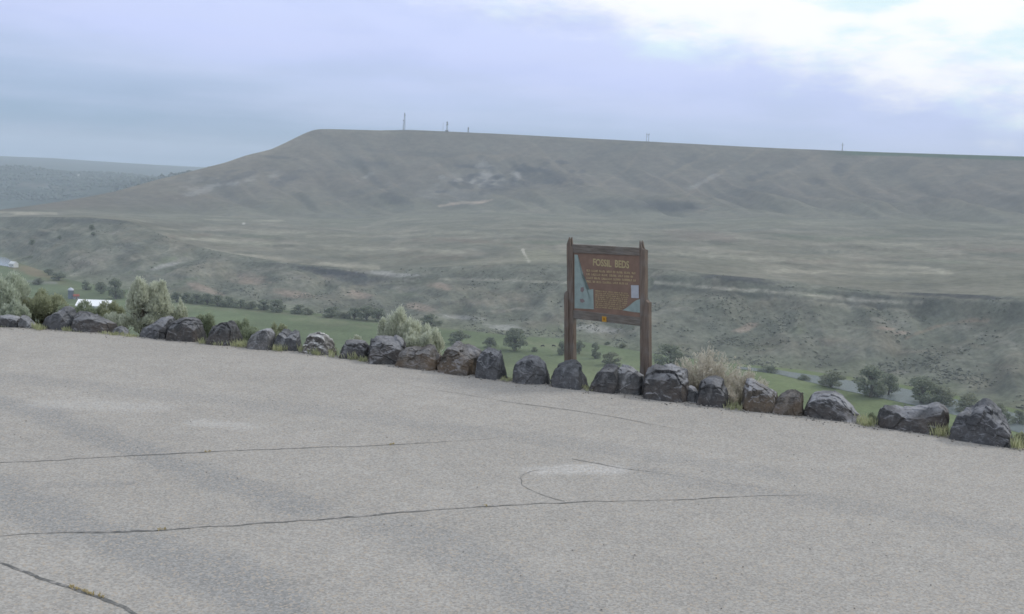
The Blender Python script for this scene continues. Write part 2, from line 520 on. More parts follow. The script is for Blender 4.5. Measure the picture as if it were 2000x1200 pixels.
        for q in range(60):
            cx = rq.uniform(200, 2000); top_ = 445 if cx < 1000 else 450; cy = rq.uniform(top_, 470 if cx < 350 else 515) + max(0, cx - 1200) * 0.02
            patch(C, PX, PY, cx, cy, rq.uniform(25, 110), rq.uniform(2.5, 6), rq.uniform(-3, 6), rq.choice([(0.105, 0.108, 0.09), (0.105, 0.108, 0.09), (0.17, 0.14, 0.115), (0.12, 0.14, 0.1), (0.25, 0.24, 0.19)]), rq.uniform(.25, .6), 0.7, q)
        patch(C, PX, PY, 1060, 500, 60, 14, 0, (0.2, 0.2, 0.14), 0.4)
        patch(C, PX, PY, 330, 440, 120, 7, 2, (0.11, 0.105, 0.085), 0.6)
    elif name in ('mesa', 'plateau'):
        C[:] = (0.148, 0.132, 0.107)
        m = sstep(-0.2, 0.3, fbm(X / 220, Y / 220, 4, 190))[..., None]; C += m * 0.5 * (np.array((0.150, 0.132, 0.110)) - C)
        m = sstep(0.0, 0.35, fbm(X / 120, Y / 120, 4, 200))[..., None]; C += m * 0.3 * (np.array((0.105, 0.105, 0.09)) - C)
        m = sstep(0.1, 0.4, fbm(X / 80, Y / 80, 4, 205))[..., None]; C += m * 0.25 * (np.array((0.165, 0.155, 0.12)) - C)
        if name == 'mesa':
            m = (1 - sstep(0.0, 0.55, t))[..., None]; C += m * 0.6 * (np.array((0.135, 0.145, 0.105)) - C)
            m = sstep(0.02, 0.30, gul)[..., None] * sstep(0.05, 0.3, t)[..., None]; C += m * 0.22 * (np.array((0.185, 0.165, 0.128)) - C)  # ridge tops painted paler, as if catching the light
            m = (sstep(-0.02, -0.32, gul) if False else 1 - sstep(-0.34, -0.04, gul))[..., None] * sstep(0.05, 0.3, t)[..., None]; C += m * 0.28 * (np.array((0.090, 0.092, 0.080)) - C)  # hollows painted darker, relief shading put into the ground colour
            B_ = np.zeros_like(C); B_[:] = (0.176, 0.172, 0.136); B_ += bt * 0.55 * (np.array((0.215, 0.200, 0.163)) - B_); B_ += bd * 0.6 * (np.array((0.125, 0.128, 0.108)) - B_); B_ += bs * 0.5 * (np.array((0.26, 0.24, 0.195)) - B_)
            m = (1 - sstep(0.0, 0.30, t + 0.10 * fbm(X / 130, Y / 130, 3, 207)))[..., None]; C += m * (B_ * 0.92 - C)
            DK = (0.05, 0.052, 0.055); WT = (0.27, 0.255, 0.235)
            patch(C, PX, PY, 955, 350, 30, 22, 0, WT, 0.7, 0.5); patch(C, PX, PY, 885, 352, 26, 20, 0, WT, 0.25, 0.6)
            patch(C, PX, PY, 840, 378, 30, 14, -10, WT, 0.18, 0.6); patch(C, PX, PY, 905, 380, 55, 18, 0, (0.22, 0.21, 0.19), 0.4, 0.6)
            patch(C, PX, PY, 930, 326, 40, 4, 3, DK, 0.85); patch(C, PX, PY, 1030, 331, 40, 8, 2, DK, 0.85)
            patch(C, PX, PY, 1060, 345, 70, 16, 5, DK, 0.55, 0.6); patch(C, PX, PY, 915, 352, 16, 14, 0, DK, 0.6, 0.6); patch(C, PX, PY, 985, 368, 70, 8, -8, DK, 0.45, 0.6)
            rq = random.Random(3)
            for q in range(46):
                cx = 975 + rq.gauss(0, 75); cy = 350 + rq.gauss(0, 15) - 0.02 * (cx - 975)
                patch(C, PX, PY, cx, cy, rq.uniform(6, 18), rq.uniform(3, 8), rq.uniform(-20, 20), DK if rq.random() < 0.74 or cx > 1020 else WT, rq.uniform(.4, .8), 0.6, q)
            for q in range(26):
                cx = rq.uniform(330, 620); cy = 352 - (cx - 450) * 0.10 + rq.gauss(0, 9)
                patch(C, PX, PY, cx, cy, rq.uniform(8, 22), rq.uniform(2.5, 5), -10, DK if rq.random() < 0.6 else (0.26, 0.245, 0.225), rq.uniform(.2, .45), 0.6, q)
            streak(C, PX, PY, [(230, 375), (300, 355), (400, 330), (480, 306), (530, 295), (600, 262)], 6, (0.215, 0.19, 0.145), 0.55)  # sunlit edge of the flank painted as a paler band
            streak(C, PX, PY, [(630, 256), (900, 262), (1270, 281), (1600, 297)], 2.5, (0.20, 0.185, 0.14), 0.5)
            streak(C, PX, PY, [(858, 403), (900, 397), (935, 396), (962, 390)], 3, (0.42, 0.34, 0.27), 0.95)
            patch(C, PX, PY, 778, 390, 38, 16, 8, DK, 0.65); patch(C, PX, PY, 1312, 404, 78, 14, 2, DK, 0.8, 0.10); patch(C, PX, PY, 1215, 398, 95, 12, 2, (0.08, 0.08, 0.08), 0.5, 0.2)  # dark hollow and mound shading painted into the ground colour
            for q in ((540, 308, 28, 4, 5), (578, 311, 14, 3, 0), (660, 315, 14, 3, 5), (735, 319, 36, 5, 3), (1480, 345, 30, 8, -20), (1600, 355, 30, 8, 10), (1640, 330, 16, 16, 30), (560, 350, 40, 12, -20), (470, 345, 60, 8, -20)):
                patch(C, PX, PY, *q, DK, 0.55)
            for q in ((385, 374, 45, 7, -14), (452, 358, 26, 6, -8), (1380, 352, 40, 5, -30), (715, 345, 18, 5, -25)):
                patch(C, PX, PY, *q, (0.28, 0.27, 0.255), 0.55, 0.6)
            TN = (0.21, 0.175, 0.135)
            streak(C, PX, PY, [(1490, 290), (1440, 320), (1385, 350), (1335, 388)], 4, TN, 0.6)
            streak(C, PX, PY, [(1715, 305), (1670, 326), (1650, 350)], 6, TN, 0.65)
            streak(C, PX, PY, [(1260, 285), (1220, 335), (1140, 378)], 4, TN, 0.4); streak(C, PX, PY, [(850, 325), (800, 350), (740, 375), (620, 400)], 5, TN, 0.4)
            streak(C, PX, PY, [(1880, 315), (1800, 350), (1700, 385)], 5, TN, 0.4); streak(C, PX, PY, [(630, 300), (900, 310), (1100, 305)], 8, TN, 0.3)
            streak(C, PX, PY, [(1060, 275), (1010, 300), (970, 315)], 4, TN, 0.4)
            for q in ((700, 322, 70, 10, 3), (700, 378, 70, 9, -14), (1180, 300, 60, 8, -25), (1330, 320, 40, 9, -30), (1540, 320, 45, 12, -20), (1760, 330, 40, 10, -25), (1900, 345, 50, 9, -20), (1450, 375, 60, 9, -8), (1980, 390, 60, 12, -15), (1830, 385, 60, 8, -15), (820, 300, 120, 7, 3)):
                patch(C, PX, PY, *q, (0.075, 0.077, 0.072), 0.45, 0.5)  # hollows drawn darker, slope shading put into the colour
            streak(C, PX, PY, [(855, 325), (890, 308), (940, 302), (1000, 308), (1040, 322)], 5, TN, 0.45)  # spur crests drawn paler, light on the relief put into the colour
            streak(C, PX, PY, [(1395, 300), (1340, 325), (1290, 352), (1230, 372)], 4, TN, 0.45); streak(C, PX, PY, [(1600, 305), (1540, 335), (1470, 358)], 5, TN, 0.4); streak(C, PX, PY, [(1990, 330), (1900, 365), (1800, 400)], 5, TN, 0.35)
            streak(C, PX, PY, [(1280, 388), (1360, 392), (1392, 404), (1340, 420)], 3, TN, 0.5)
            m = (sstep(0.955, 0.968, t) * sstep(1600, 1680, PX))[..., None]; C += m * 0.9 * (np.array((0.045, 0.085, 0.045)) - C)
        else:
            m = sstep(1600, 1680, PX)[..., None]; C += m * 0.9 * (np.array((0.045, 0.085, 0.045)) - C)
    else:
        C[:] = (0.05, 0.064, 0.05)
        m = sstep(0.0, 0.4, fbm(X / 400, Y / 400, 4, 210))[..., None]; C += m * 0.4 * (np.array((0.075, 0.085, 0.065)) - C)
        if name == 'wooded_hills':
            patch(C, PX, PY, 60, 380, 60, 8, 6, (0.03, 0.035, 0.03), 0.7)
            patch(C, PX, PY, 90, 366, 90, 7, 8, (0.17, 0.155, 0.13), 0.6)
            patch(C, PX, PY, 155, 342, 5, 2, 0, (0.5, 0.48, 0.42), 0.9); patch(C, PX, PY, 115, 347, 8, 2.5, 0, (0.35, 0.34, 0.32), 0.8)
    idx = np.arange((n + 1) * NC).reshape(n + 1, NC)
    Fq = np.stack([idx[:-1, :-1], idx[:-1, 1:], idx[1:, 1:], idx[1:, :-1]], -1).reshape(-1, 4)
    me = np_mesh(name, V, Fq)
    set_col(me, 'cover_shade', C.reshape(-1, 3))
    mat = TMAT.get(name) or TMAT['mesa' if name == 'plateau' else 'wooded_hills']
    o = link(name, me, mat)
    tag(o, kind='structure')
    TERR[name] = (V, PX.ravel(), PY.ravel(), t, r)


def on_terrain(name, px, py):
    V, X, Y, _, _ = TERR[name]
    k = int(np.argmin((X - px) ** 2 + (Y - py) ** 2))
    return Vector(V[k])


# ------------------------------------------------------------------ pavement
TP = np.concatenate([np.linspace(R(-75), R(-27), 30), np.linspace(R(-26.8), R(26.8), 460), np.linspace(R(27), R(75), 30)])
er = edge_r(TP) + 0.14 + 0.10 * fbm(TP * 60, TP * 0 + .3, 3, 300)
tp = np.linspace(0, 1, 301)[:, None]
rp = 4.0 * (er / 4.0) ** tp
Xp, Yp = rp * np.sin(TP), rp * np.cos(TP)
Zp = 0.012 * fbm(Xp / 2.5, Yp / 2.5, 2, 310) + 0.004
Zp[-3:] = 0.0
V = np.stack([Xp, Yp, Zp], -1).reshape(-1, 3)
n = 300
idx = np.arange((n + 1) * len(TP)).reshape(n + 1, len(TP))
Fq = np.stack([idx[:-1, :-1], idx[:-1, 1:], idx[1:, 1:], idx[1:, :-1]], -1).reshape(-1, 4)
# a thin edge lip so the sheet has thickness where it ends
lip = V[idx[-1]].copy(); lip[:, 2] = -0.09
V = np.concatenate([V, lip]); li = np.arange(len(lip)) + (n + 1) * len(TP)
Fq = np.concatenate([Fq, np.stack([idx[-1][:-1], idx[-1][1:], li[1:], li[:-1]], -1)])
me = np_mesh('pavement', V, Fq)


def band(pts, hw, seed):
    P = [ground(x, y) for x, y in pts]
    best = np.full(len(V), 1e9)
    for p, q in zip(P[:-1], P[1:]):
        d = q - p; L = d.x ** 2 + d.y ** 2
        t = np.clip(((V[:, 0] - p.x) * d.x + (V[:, 1] - p.y) * d.y) / L, 0, 1)
        best = np.minimum(best, np.hypot(V[:, 0] - p.x - t * d.x, V[:, 1] - p.y - t * d.y))
    dd = best / hw + 0.55 * fbm(V[:, 0] * 1.3, V[:, 1] * 0.8, 3, seed)
    return 1 - sstep(0.35, 1.15, dd)


st = 0.6 * band([(-40, 945), (60, 990), (200, 1045), (330, 1085), (430, 1130), (540, 1190), (600, 1230)], 0.55, 320)
st = np.maximum(st, 0.55 * band([(-20, 782), (100, 815), (230, 865), (330, 905), (450, 945), (600, 995)], 0.42, 321))
st = np.maximum(st, 0.5 * band([(330, 905), (480, 950), (520, 975)], 0.3, 322))
st = np.maximum(st, 0.4 * band([(740, 1030), (840, 1060), (960, 1110), (1080, 1180)], 0.5, 323))
st = np.maximum(st, 0.35 * band([(100, 948), (260, 946)], 0.16, 324))
st = np.maximum(st, 0.3 * band([(1250, 920), (1500, 965), (1800, 1010), (2000, 1040)], 0.4, 325))
st = np.maximum(st, 0.3 * band([(0, 735), (500, 790), (1000, 850), (1500, 925)], 0.5, 326))
pale = 0.6 * band([(1055, 920), (1130, 914), (1200, 918)], 0.28, 330)
pale = np.maximum(pale, 0.35 * band([(400, 826), (480, 834)], 0.3, 331))
pale = np.maximum(pale, 0.3 * band([(100, 790), (300, 795)], 0.5, 332))
set_float(me, 'stain', st); set_float(me, 'pale', pale)

m, nt, b = newmat('worn_asphalt')
v = coords(nt)
big = nz(nt, 0.35, 4, v); mid = nz(nt, 2.2, 4, v)
base = ramp(nt, big, [(0.3, (0.328, 0.311, 0.283)), (0.7, (0.381, 0.360, 0.327))])
base = mixc(nt, maprange(nt, mid, 0.35, 0.7, 0.0, 0.35), base, (0.280, 0.267, 0.246))
vo = nt.nodes.new('ShaderNodeTexVoronoi'); vo.inputs['Scale'].default_value = 46
nt.links.new(v, vo.inputs['Vector'])
sepc = nt.nodes.new('ShaderNodeSeparateColor'); nt.links.new(vo.outputs['Color'], sepc.inputs[0])
stone = maprange(nt, sepc.outputs[0], 0.0, 1.0, 0.80, 1.22, False)
gr = nz(nt, 26, 4, v, 0.75)
gk = maprange(nt, gr, 0.25, 0.75, 0.82, 1.18, False)
base = mixc(nt, attr(nt, 'stain', 'Fac'), base, (0.245, 0.246, 0.241))
base = mixc(nt, attr(nt, 'pale', 'Fac'), base, (0.50, 0.485, 0.46))
sn = nt.nodes.new('ShaderNodeVectorMath'); sn.operation = 'SCALE'
nt.links.new(base, sn.inputs[0]); nt.links.new(math_n(nt, 'MULTIPLY', stone, gk), sn.inputs['Scale'])
tintc = mixc(nt, maprange(nt, sepc.outputs[1], 0.8, 0.95), sn.outputs[0], (0.40, 0.35, 0.29))
nt.links.new(tintc, b.inputs['Base Color'])
b.inputs['Roughness'].default_value = 0.95
b.inputs['Specular IOR Level'].default_value = 0.12
bump(nt, b, math_n(nt, 'ADD', gr, math_n(nt, 'MULTIPLY', sepc.outputs[0], 0.6)), 0.7, 0.008)
pave = link('pavement', me, m)
tag(pave, kind='structure')

m, nt, b = newmat('crack_dirt')
v = coords(nt)
nt.links.new(ramp(nt, nz(nt, 7, 5, v, 0.7), [(0.34, (0.085, 0.087, 0.085)), (0.50, (0.16, 0.157, 0.148)), (0.60, (0.30, 0.285, 0.265))]), b.inputs['Base Color'])
crack_mat = m


def pave_z(x, y):
    return 0.012 * fbm(np.array([x / 2.5]), np.array([y / 2.5]), 2, 310)[0] + 0.004


def crack(pts, hw, seed, fade=0.0):
    P = [ground(x, y) for x, y in pts]
    D = []
    for p, q in zip(P[:-1], P[1:]):
        k = max(2, int((q - p).length / 0.05))
        D += [p.lerp(q, j / k) for j in range(k)]
    D.append(P[-1])
    x = np.array([p.x for p in D]); y = np.array([p.y for p in D]); s = np.arange(len(D)) * 0.05
    k = np.ones(9) / 9
    x = np.convolve(np.pad(x, 4, mode='edge'), k, 'valid'); y = np.convolve(np.pad(y, 4, mode='edge'), k, 'valid')
    dx, dy = np.gradient(x), np.gradient(y); L = np.hypot(dx, dy) + 1e-9
    nx, ny = -dy / L, dx / L
    wob = 0.06 * fbm(s * 0.8, s * 0 + seed, 3, 400 + seed) + 0.045 * fbm(s * 3.1, s * 0 + seed, 4, 420 + seed)
    x = x + nx * wob; y = y + ny * wob
    w = hw * np.clip(0.8 + 1.4 * fbm(s * 0.9, s * 0 + 3.3, 4, 440 + seed) + 0.5 * fbm(s * 8, s * 0, 2, 460 + seed), 0.32, 2)
    if fade: w = w * np.clip((s[-1] - s) / fade, 0.1, 1)
    w2 = w * np.clip(1 + 0.6 * fbm(s * 9, s * 0 + 9, 2, 480 + seed), 0.3, 2)
    A = np.stack([x + nx * w, y + ny * w], -1); B = np.stack([x - nx * w2, y - ny * w2], -1)
    z = np.array([pave_z(a, b_) for a, b_ in zip(x, y)]) + 0.004
    V = np.concatenate([np.c_[A, z], np.c_[B, z]]); nn = len(x)
    Fq = [(i, i + nn, i + nn + 1, i + 1) for i in range(nn - 1)]
    me = np_mesh('crack', V, Fq)
    return link('crack', me, crack_mat, pave), np.c_[x, y, z]


C1 = [(-40, 906), (0, 904), (150, 897), (300, 889), (430, 883), (560, 877), (700, 873), (800, 868), (900, 862), (1000, 856), (1100, 852)]
C2 = [(-40, 1051), (0, 1049), (100, 1044), (250, 1040), (300, 1036), (420, 1029), (560, 1020), (700, 1011), (820, 1000), (940, 991), (1000, 988), (1110, 982), (1240, 979), (1340, 978), (1500, 969), (1650, 967)]
C3 = [(-30, 1093), (0, 1098), (20, 1107), (60, 1122), (100, 1140), (140, 1152), (180, 1160), (220, 1178), (275, 1203), (330, 1235)]
_, k1 = crack(C1, 0.017, 1, 4.0)
_, k2 = crack(C2, 0.020, 2, 4.0)
_, k3 = crack(C3, 0.018, 3)
crack([(1110, 982), (1060, 968), (1030, 953), (1014, 938), (1020, 926), (1050, 918), (1120, 912)], 0.011, 4, 1.0)
crack([(1110, 895), (1200, 912), (1300, 927), (1400, 943), (1500, 955), (1545, 961)], 0.006, 5, 1.5)
crack([(800, 755), (900, 770), (1000, 787), (1100, 800), (1200, 815), (1300, 835), (1400, 850)], 0.009, 6, 2.0)


# ------------------------------------------------------------------ leaf helpers
class LB:
    """collects small leaf / blade faces"""
    def __init__(s): s.v = []; s.f = []; s.n = 0

    def quads(s, P, A, B):
        """diamond faces: centre P, half axes A and B (arrays n x 3)"""
        k = len(P)
        V = np.stack([P - A, P + B * 0.9 - A * 0.1, P + A, P - B * 0.9 + A * 0.1], 1).reshape(-1, 3)
        s.v.append(V); s.f.append(np.arange(4 * k).reshape(-1, 4) + s.n); s.n += 4 * k

    def mesh(s, name):
        return np_mesh(name, np.concatenate(s.v), np.concatenate(s.f), smooth=False)


def rand_dirs(n, g):
    d = g.normal(size=(n, 3)); return d / np.linalg.norm(d, axis=1)[:, None]


def tubes(name, paths, sides=5):
    """paths: list of (points, radii) -> one mesh"""
    V = []; Fq = []; n0 = 0
    for pts, rad in paths:
        pts = np.asarray(pts, float)
        T = np.gradient(pts, axis=0); T /= (np.linalg.norm(T, axis=1)[:, None] + 1e-9)
        ref = np.array([0.31, 0.77, 0.2]); U = np.cross(T, ref); U /= (np.linalg.norm(U, axis=1)[:, None] + 1e-9)
        Wv = np.cross(T, U)
        a = np.arange(sides) / sides * 2 * np.pi
        ring = pts[:, None, :] + np.asarray(rad)[:, None, None] * (np.cos(a)[None, :, None] * U[:, None, :] + np.sin(a)[None, :, None] * Wv[:, None, :])
        V.append(ring.reshape(-1, 3)); k = len(pts)
        for i in range(k - 1):
            for j in range(sides):
                j2 = (j + 1) % sides
                Fq.append((n0 + i * sides + j, n0 + i * sides + j2, n0 + (i + 1) * sides + j2, n0 + (i + 1) * sides + j))
        n0 += k * sides
    return np_mesh(name, np.concatenate(V), Fq)


def leaf_mat(name, c1, c2, scale=9.0, trans=0.15):
    m, nt, b = newmat(name)
    v = coords(nt)
    n = nt.nodes.new('ShaderNodeTexNoise'); n.inputs['Scale'].default_value = scale; n.inputs['Detail'].default_value = 3
    nt.links.new(v, n.inputs['Vector'])
    geo = nt.nodes.new('ShaderNodeNewGeometry')
    f = math_n(nt, 'ADD', math_n(nt, 'MULTIPLY', n.outputs['Fac'], 0.7), math_n(nt, 'MULTIPLY', geo.outputs['Random Per Island'], 0.4))
    nt.links.new(ramp(nt, f, [(0.3, c1), (0.75, c2)]), b.inputs['Base Color'])
    b.inputs['Roughness'].default_value = 0.8
    b.inputs['Specular IOR Level'].default_value = 0.1
    rc = b.inputs['Base Color'].links[0].from_socket
    tr = nt.nodes.new('ShaderNodeBsdfTranslucent'); nt.links.new(rc, tr.inputs['Color'])
    mx = nt.nodes.new('ShaderNodeMixShader'); mx.inputs[0].default_value = 0.45
    nt.links.new(b.outputs[0], mx.inputs[1]); nt.links.new(tr.outputs[0], mx.inputs[2])
    nt.links.new(mx.outputs[0], nt.nodes['Material Output'].inputs['Surface'])
    return m


MAT = {
    'sage': leaf_mat('sage_leaf', (0.49, 0.51, 0.41), (0.69, 0.71, 0.585)),
    'sagegrey': leaf_mat('greygreen_leaf', (0.42, 0.46, 0.37), (0.60, 0.64, 0.52)),
    'olive': leaf_mat('olive_leaf', (0.30, 0.32, 0.21), (0.46, 0.48, 0.33)),
    'green': leaf_mat('green_leaf', (0.25, 0.29, 0.20), (0.40, 0.44, 0.31)),
    'dry': leaf_mat('dry_stem', (0.45, 0.41, 0.34), (0.71, 0.67, 0.58)),
    'stem': simple('shrub_stem', (0.13, 0.11, 0.085), 0.3, 20),
    'grass': leaf_mat('verge_blade', (0.33, 0.36, 0.19), (0.52, 0.52, 0.33), 3.0),
    'drygrass': leaf_mat('dry_blade', (0.40, 0.33, 0.17), (0.58, 0.48, 0.27), 3.0),
    'treeleaf': leaf_mat('tree_leaf', (0.155, 0.18, 0.13), (0.28, 0.30, 0.215), 0.9),
    'treeleafpale': leaf_mat('pale_tree_leaf', (0.19, 0.205, 0.145), (0.29, 0.30, 0.21), 0.9),
    'trunk': simple('bark', (0.09, 0.075, 0.06), 0.3, 4),
}


def sage_shrub(seed, w, h, mat, n_clump, n_leaf, leaf, upright=0.5):
    """clumped leafy shrub, origin at its foot"""
    g = np.random.default_rng(seed)
    lb = LB(); paths = []
    for c in range(n_clump):
        a = g.uniform(0, 2 * np.pi); rr = g.uniform(0, 1) ** 0.4 * 0.38 * w
        top = h * (1 - 0.42 * (rr / (0.5 * w)) ** 2) * (g.uniform(0.72, 1.0) if c % 3 else g.uniform(0.42, 0.7))
        cx, cy = rr * math.cos(a), rr * math.sin(a) * 0.8
        cr = w * g.uniform(0.11, 0.17); ch = top * g.uniform(0.20, 0.36)
        cz = top - ch
        k = int(n_leaf / n_clump)
        d = rand_dirs(k, g); d[:, 2] = np.abs(d[:, 2]) * 1.0 - 0.35 * g.uniform(0, 1, k)
        rad = g.uniform(0.45, 1.0, k) ** 0.5
        P = np.stack([cx + d[:, 0] * cr * rad, cy + d[:, 1] * cr * rad, np.maximum(cz + d[:, 2] * ch * rad, 0.02)], -1)
        P[:, :2] += (P[:, 2:3] / h - 0.6) * 0.10 * np.array([cx, cy])
        out = d.copy(); out[:, 2] += upright; out += 0.5 * g.normal(size=out.shape)
        out /= np.linalg.norm(out, axis=1)[:, None]
        L = leaf * g.uniform(0.6, 1.4, k)[:, None]
        side = np.cross(out, rand_dirs(k, g)); side /= (np.linalg.norm(side, axis=1)[:, None] + 1e-9)
        lb.quads(P, out * L, side * L * 0.33)
        mid = np.array([cx * 0.45, cy * 0.45, cz * 0.5])
        paths.append(([(0.04 * cx, 0.04 * cy, -0.1), mid, (cx, cy, cz), (cx * 1.05, cy * 1.05, cz + ch * 0.7)], [0.02 * w + 0.006, 0.012, 0.007, 0.003]))
        for _ in range(3):
            q = np.array([cx, cy, cz]) + rand_dirs(1, g)[0] * cr * 0.8
            paths.append(([mid, (mid + q) / 2 + 0.02, q], [0.008, 0.006, 0.003]))
    zm = np.percentile(np.concatenate([q[:, 2] for q in lb.v]), 99.7)
    for q in lb.v: q[:, 2] *= h / zm
    return lb.mesh('foliage'), tubes('stems', paths, 5)


def dry_shrub(seed, w, h, n_stem, plume):
    g = np.random.default_rng(seed)
    paths = []; lb = LB()
    for _ in range(n_stem):
        a = g.uniform(0, 2 * np.pi); tilt = g.uniform(0, 1) ** 0.7
        L = h * g.uniform(0.6, 1.0) * (1 - 0.30 * tilt)
        ex, ey = math.cos(a) * tilt * w * 0.5, math.sin(a) * tilt * w * 0.4
        p0 = np.array([ex * 0.18, ey * 0.18, -0.1]); p3 = np.array([ex, ey, L])
        p1 = p0 + np.array([ex * 0.2, ey * 0.2, L * 0.4]); p2 = p0 + np.array([ex * 0.6, ey * 0.6, L * 0.75])
        paths.append(([p0, p1, p2, p3], [0.008, 0.006, 0.0045, 0.002]))
        k = plume
        t = g.uniform(0.45, 1.0, k)[:, None]
        P = p1 + (p3 - p1) * ((t - 0.35) / 0.65) + g.normal(size=(k, 3)) * 0.022
        out = (p3 - p1) / np.linalg.norm(p3 - p1) + 0.5 * g.normal(size=(k, 3)); out /= np.linalg.norm(out, axis=1)[:, None]
        ll = g.uniform(0.018, 0.045, k)[:, None]
        side = np.cross(out, rand_dirs(k, g)); side /= (np.linalg.norm(side, axis=1)[:, None] + 1e-9)
        lb.quads(P, out * ll, side * ll * 0.28)
    zm = np.percentile(np.concatenate([q[:, 2] for q in lb.v]), 99.95)
    for q in lb.v: q[:, 2] *= h / zm
    paths = [(np.array(a_) * np.array([1, 1, h / zm]), r_) for a_, r_ in paths]
    return lb.mesh('foliage'), tubes('stems', paths, 4)


def place_shrub(kind, px, yt, wpx, d, seed, label, group='shrubs behind the boulders', dens=1.0, leaf=0.030, name='sagebrush', cat='shrub'):
    th, _ = az_te(px, 640)
    r = float(edge_r(th)) + d
    zb = float(near_z(d))
    top = at_range(px, yt, r)
    h = top.z - zb; w = wpx / F * r
    if kind == 'dry':
        fo, stm = dry_shrub(seed, w, h, int(170 * dens), 34)
        mats = MAT['dry'], MAT['dry']
    else:
        n = int(13000 * dens * max(0.4, w * h))
        fo, stm = sage_shrub(seed, w, h, None, max(10, int(26 * dens)), n, leaf, 0.8 if kind in ('sage', 'sagegrey') else 0.3)
        mats = MAT[kind], MAT['stem']
    e = empty(name, (top.x, top.y, zb), random.uniform(-0.3, 0.3))
    link('foliage', fo, mats[0], e); link('stems', stm, mats[1], e)
    tag(e, label, cat, group)
    return e


place_shrub('sagegrey', 2, 530, 130, 2.6, 1, 'large grey-green sagebrush cut by the edge of the view, behind a flat slab', dens=1.4, leaf=0.035)
place_shrub('sagegrey', 28, 588, 60, 1.6, 18, 'low grey-green sagebrush in front of the largest sagebrush at the row end')
place_shrub('olive', 85, 572, 110, 3.0, 2, 'yellow-green bush behind the pointed blue-grey boulder', dens=1.2, name='bush')
place_shrub('green', 150, 590, 90, 2.0, 3, 'green bush just behind the low wide black boulder, below the white roof', name='bush')
place_shrub('olive', 205, 590, 90, 2.4, 4, 'rounded olive bush between the white roof and the tall pale sagebrush', name='bush', dens=1.1)
place_shrub('sage', 290, 548, 92, 1.7, 5, 'tall pale green-grey sagebrush with upright plumes, tallest of the shrubs', dens=1.6, leaf=0.032)
place_shrub('sage', 232, 612, 60, 1.3, 6, 'low twiggy grey sagebrush at the foot of the tall pale sagebrush')
place_shrub('sage', 346, 588, 44, 2.2, 7, 'thin pale sagebrush beside the tall one, above a rounded black boulder', dens=0.8)
place_shrub('green', 398, 616, 80, 3.2, 8, 'dark green bush behind the gap between two rounded black boulders', name='bush', leaf=0.035)
place_shrub('green', 480, 626, 84, 2.6, 9, 'low dark green bush behind the pale-topped flat boulder', name='bush')
place_shrub('olive', 548, 634, 60, 3.0, 10, 'low olive bush behind the split boulder', name='bush', dens=0.8)
place_shrub('green', 640, 668, 44, 1.8, 11, 'small green bush beside the white-streaked boulder', name='bush', dens=0.8)
place_shrub('sage', 696, 656, 40, 1.6, 12, 'small dry pale sagebrush above a low black boulder', dens=0.7)
place_shrub('sage', 784, 606, 96, 1.8, 13, 'pale sagebrush with a rounded head above the boulders, left of the sign', dens=1.4, leaf=0.03)
place_shrub('sage', 828, 640, 90, 1.5, 14, 'lower pale sagebrush spreading beside the round-headed one', dens=1.2, leaf=0.03)
place_shrub('dry', 1385, 677, 150, 1.5, 15, 'tan dry feathery shrub standing right of the sign post', dens=1.5, name='dry_shrub')
place_shrub('dry', 1462, 716, 92, 1.3, 16, 'lower straw-coloured dry shrub beside the taller tan one', dens=0.8, name='dry_shrub')
place_shrub('dry', 1420, 752, 50, 0.5, 19, 'small straw-coloured dry clump between two dark boulders', dens=0.4, name='dry_shrub')
place_shrub('green', 1703, 806, 22, 0.9, 17, 'tiny dark green bush in the gap beside the saddle-backed boulder', name='bush', dens=0.8, leaf=0.02)
place_shrub('olive', 1999, 846, 30, 0.5, 20, 'small weedy olive bush at the end of the boulder row', name='bush', dens=0.7, leaf=0.025)

# ------------------------------------------------------------------ boulders
def rock_mat(name, c, pale=(0.36, 0.36, 0.37), brown=(0.12, 0.085, 0.06), brown_amt=0.35):
    m, nt, b = newmat(name)
    v = coords(nt)
    n1 = nz(nt, 3.2, 6, v, 0.65); n2 = nz(nt, 14, 5, v, 0.7); n3 = nz(nt, 1.6, 3, v)
    base = ramp(nt, n1, [(0.3, tuple(x * 0.65 for x in c)), (0.7, tuple(x * 1.35 for x in c))])
    base = mixc(nt, maprange(nt, n3, 0.5, 0.72, 0.0, brown_amt), base, brown)
    base = mixc(nt, maprange(nt, n2, 0.52, 0.66, 0.0, 0.55), base, tuple(min(0.4, x * 2.3) for x in c))
    n4 = nz(nt, 38, 4, v, 0.7)
    base = mixc(nt, maprange(nt, n4, 0.60, 0.72, 0.0, 0.5), base, tuple(min(0.4, x * 3.0) for x in c))
    base = mixc(nt, maprange(nt, n4, 0.42, 0.30, 0.0, 0.7), base, tuple(x * 0.4 for x in c))
    n5 = nt.nodes.new('ShaderNodeMapping'); n5.inputs['Scale'].default_value = (5, 5, 1.2); nt.links.new(v, n5.inputs['Vector'])
    base = mixc(nt, maprange(nt, nz(nt, 1.0, 4, n5.outputs[0], 0.6), 0.60, 0.70, 0.0, 0.5), base, tuple(min(0.45, x * 2.8) for x in c))
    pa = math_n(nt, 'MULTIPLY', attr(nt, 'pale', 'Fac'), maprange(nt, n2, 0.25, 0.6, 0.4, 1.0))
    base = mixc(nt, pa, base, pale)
    nt.links.new(base, b.inputs['Base Color'])
    b.inputs['Roughness'].default_value = 0.95
    b.inputs['Specular IOR Level'].default_value = 0.08
    bump(nt, b, math_n(nt, 'ADD', n1, math_n(nt, 'MULTIPLY', n2, 0.6)), 0.7, 0.035)
    return m


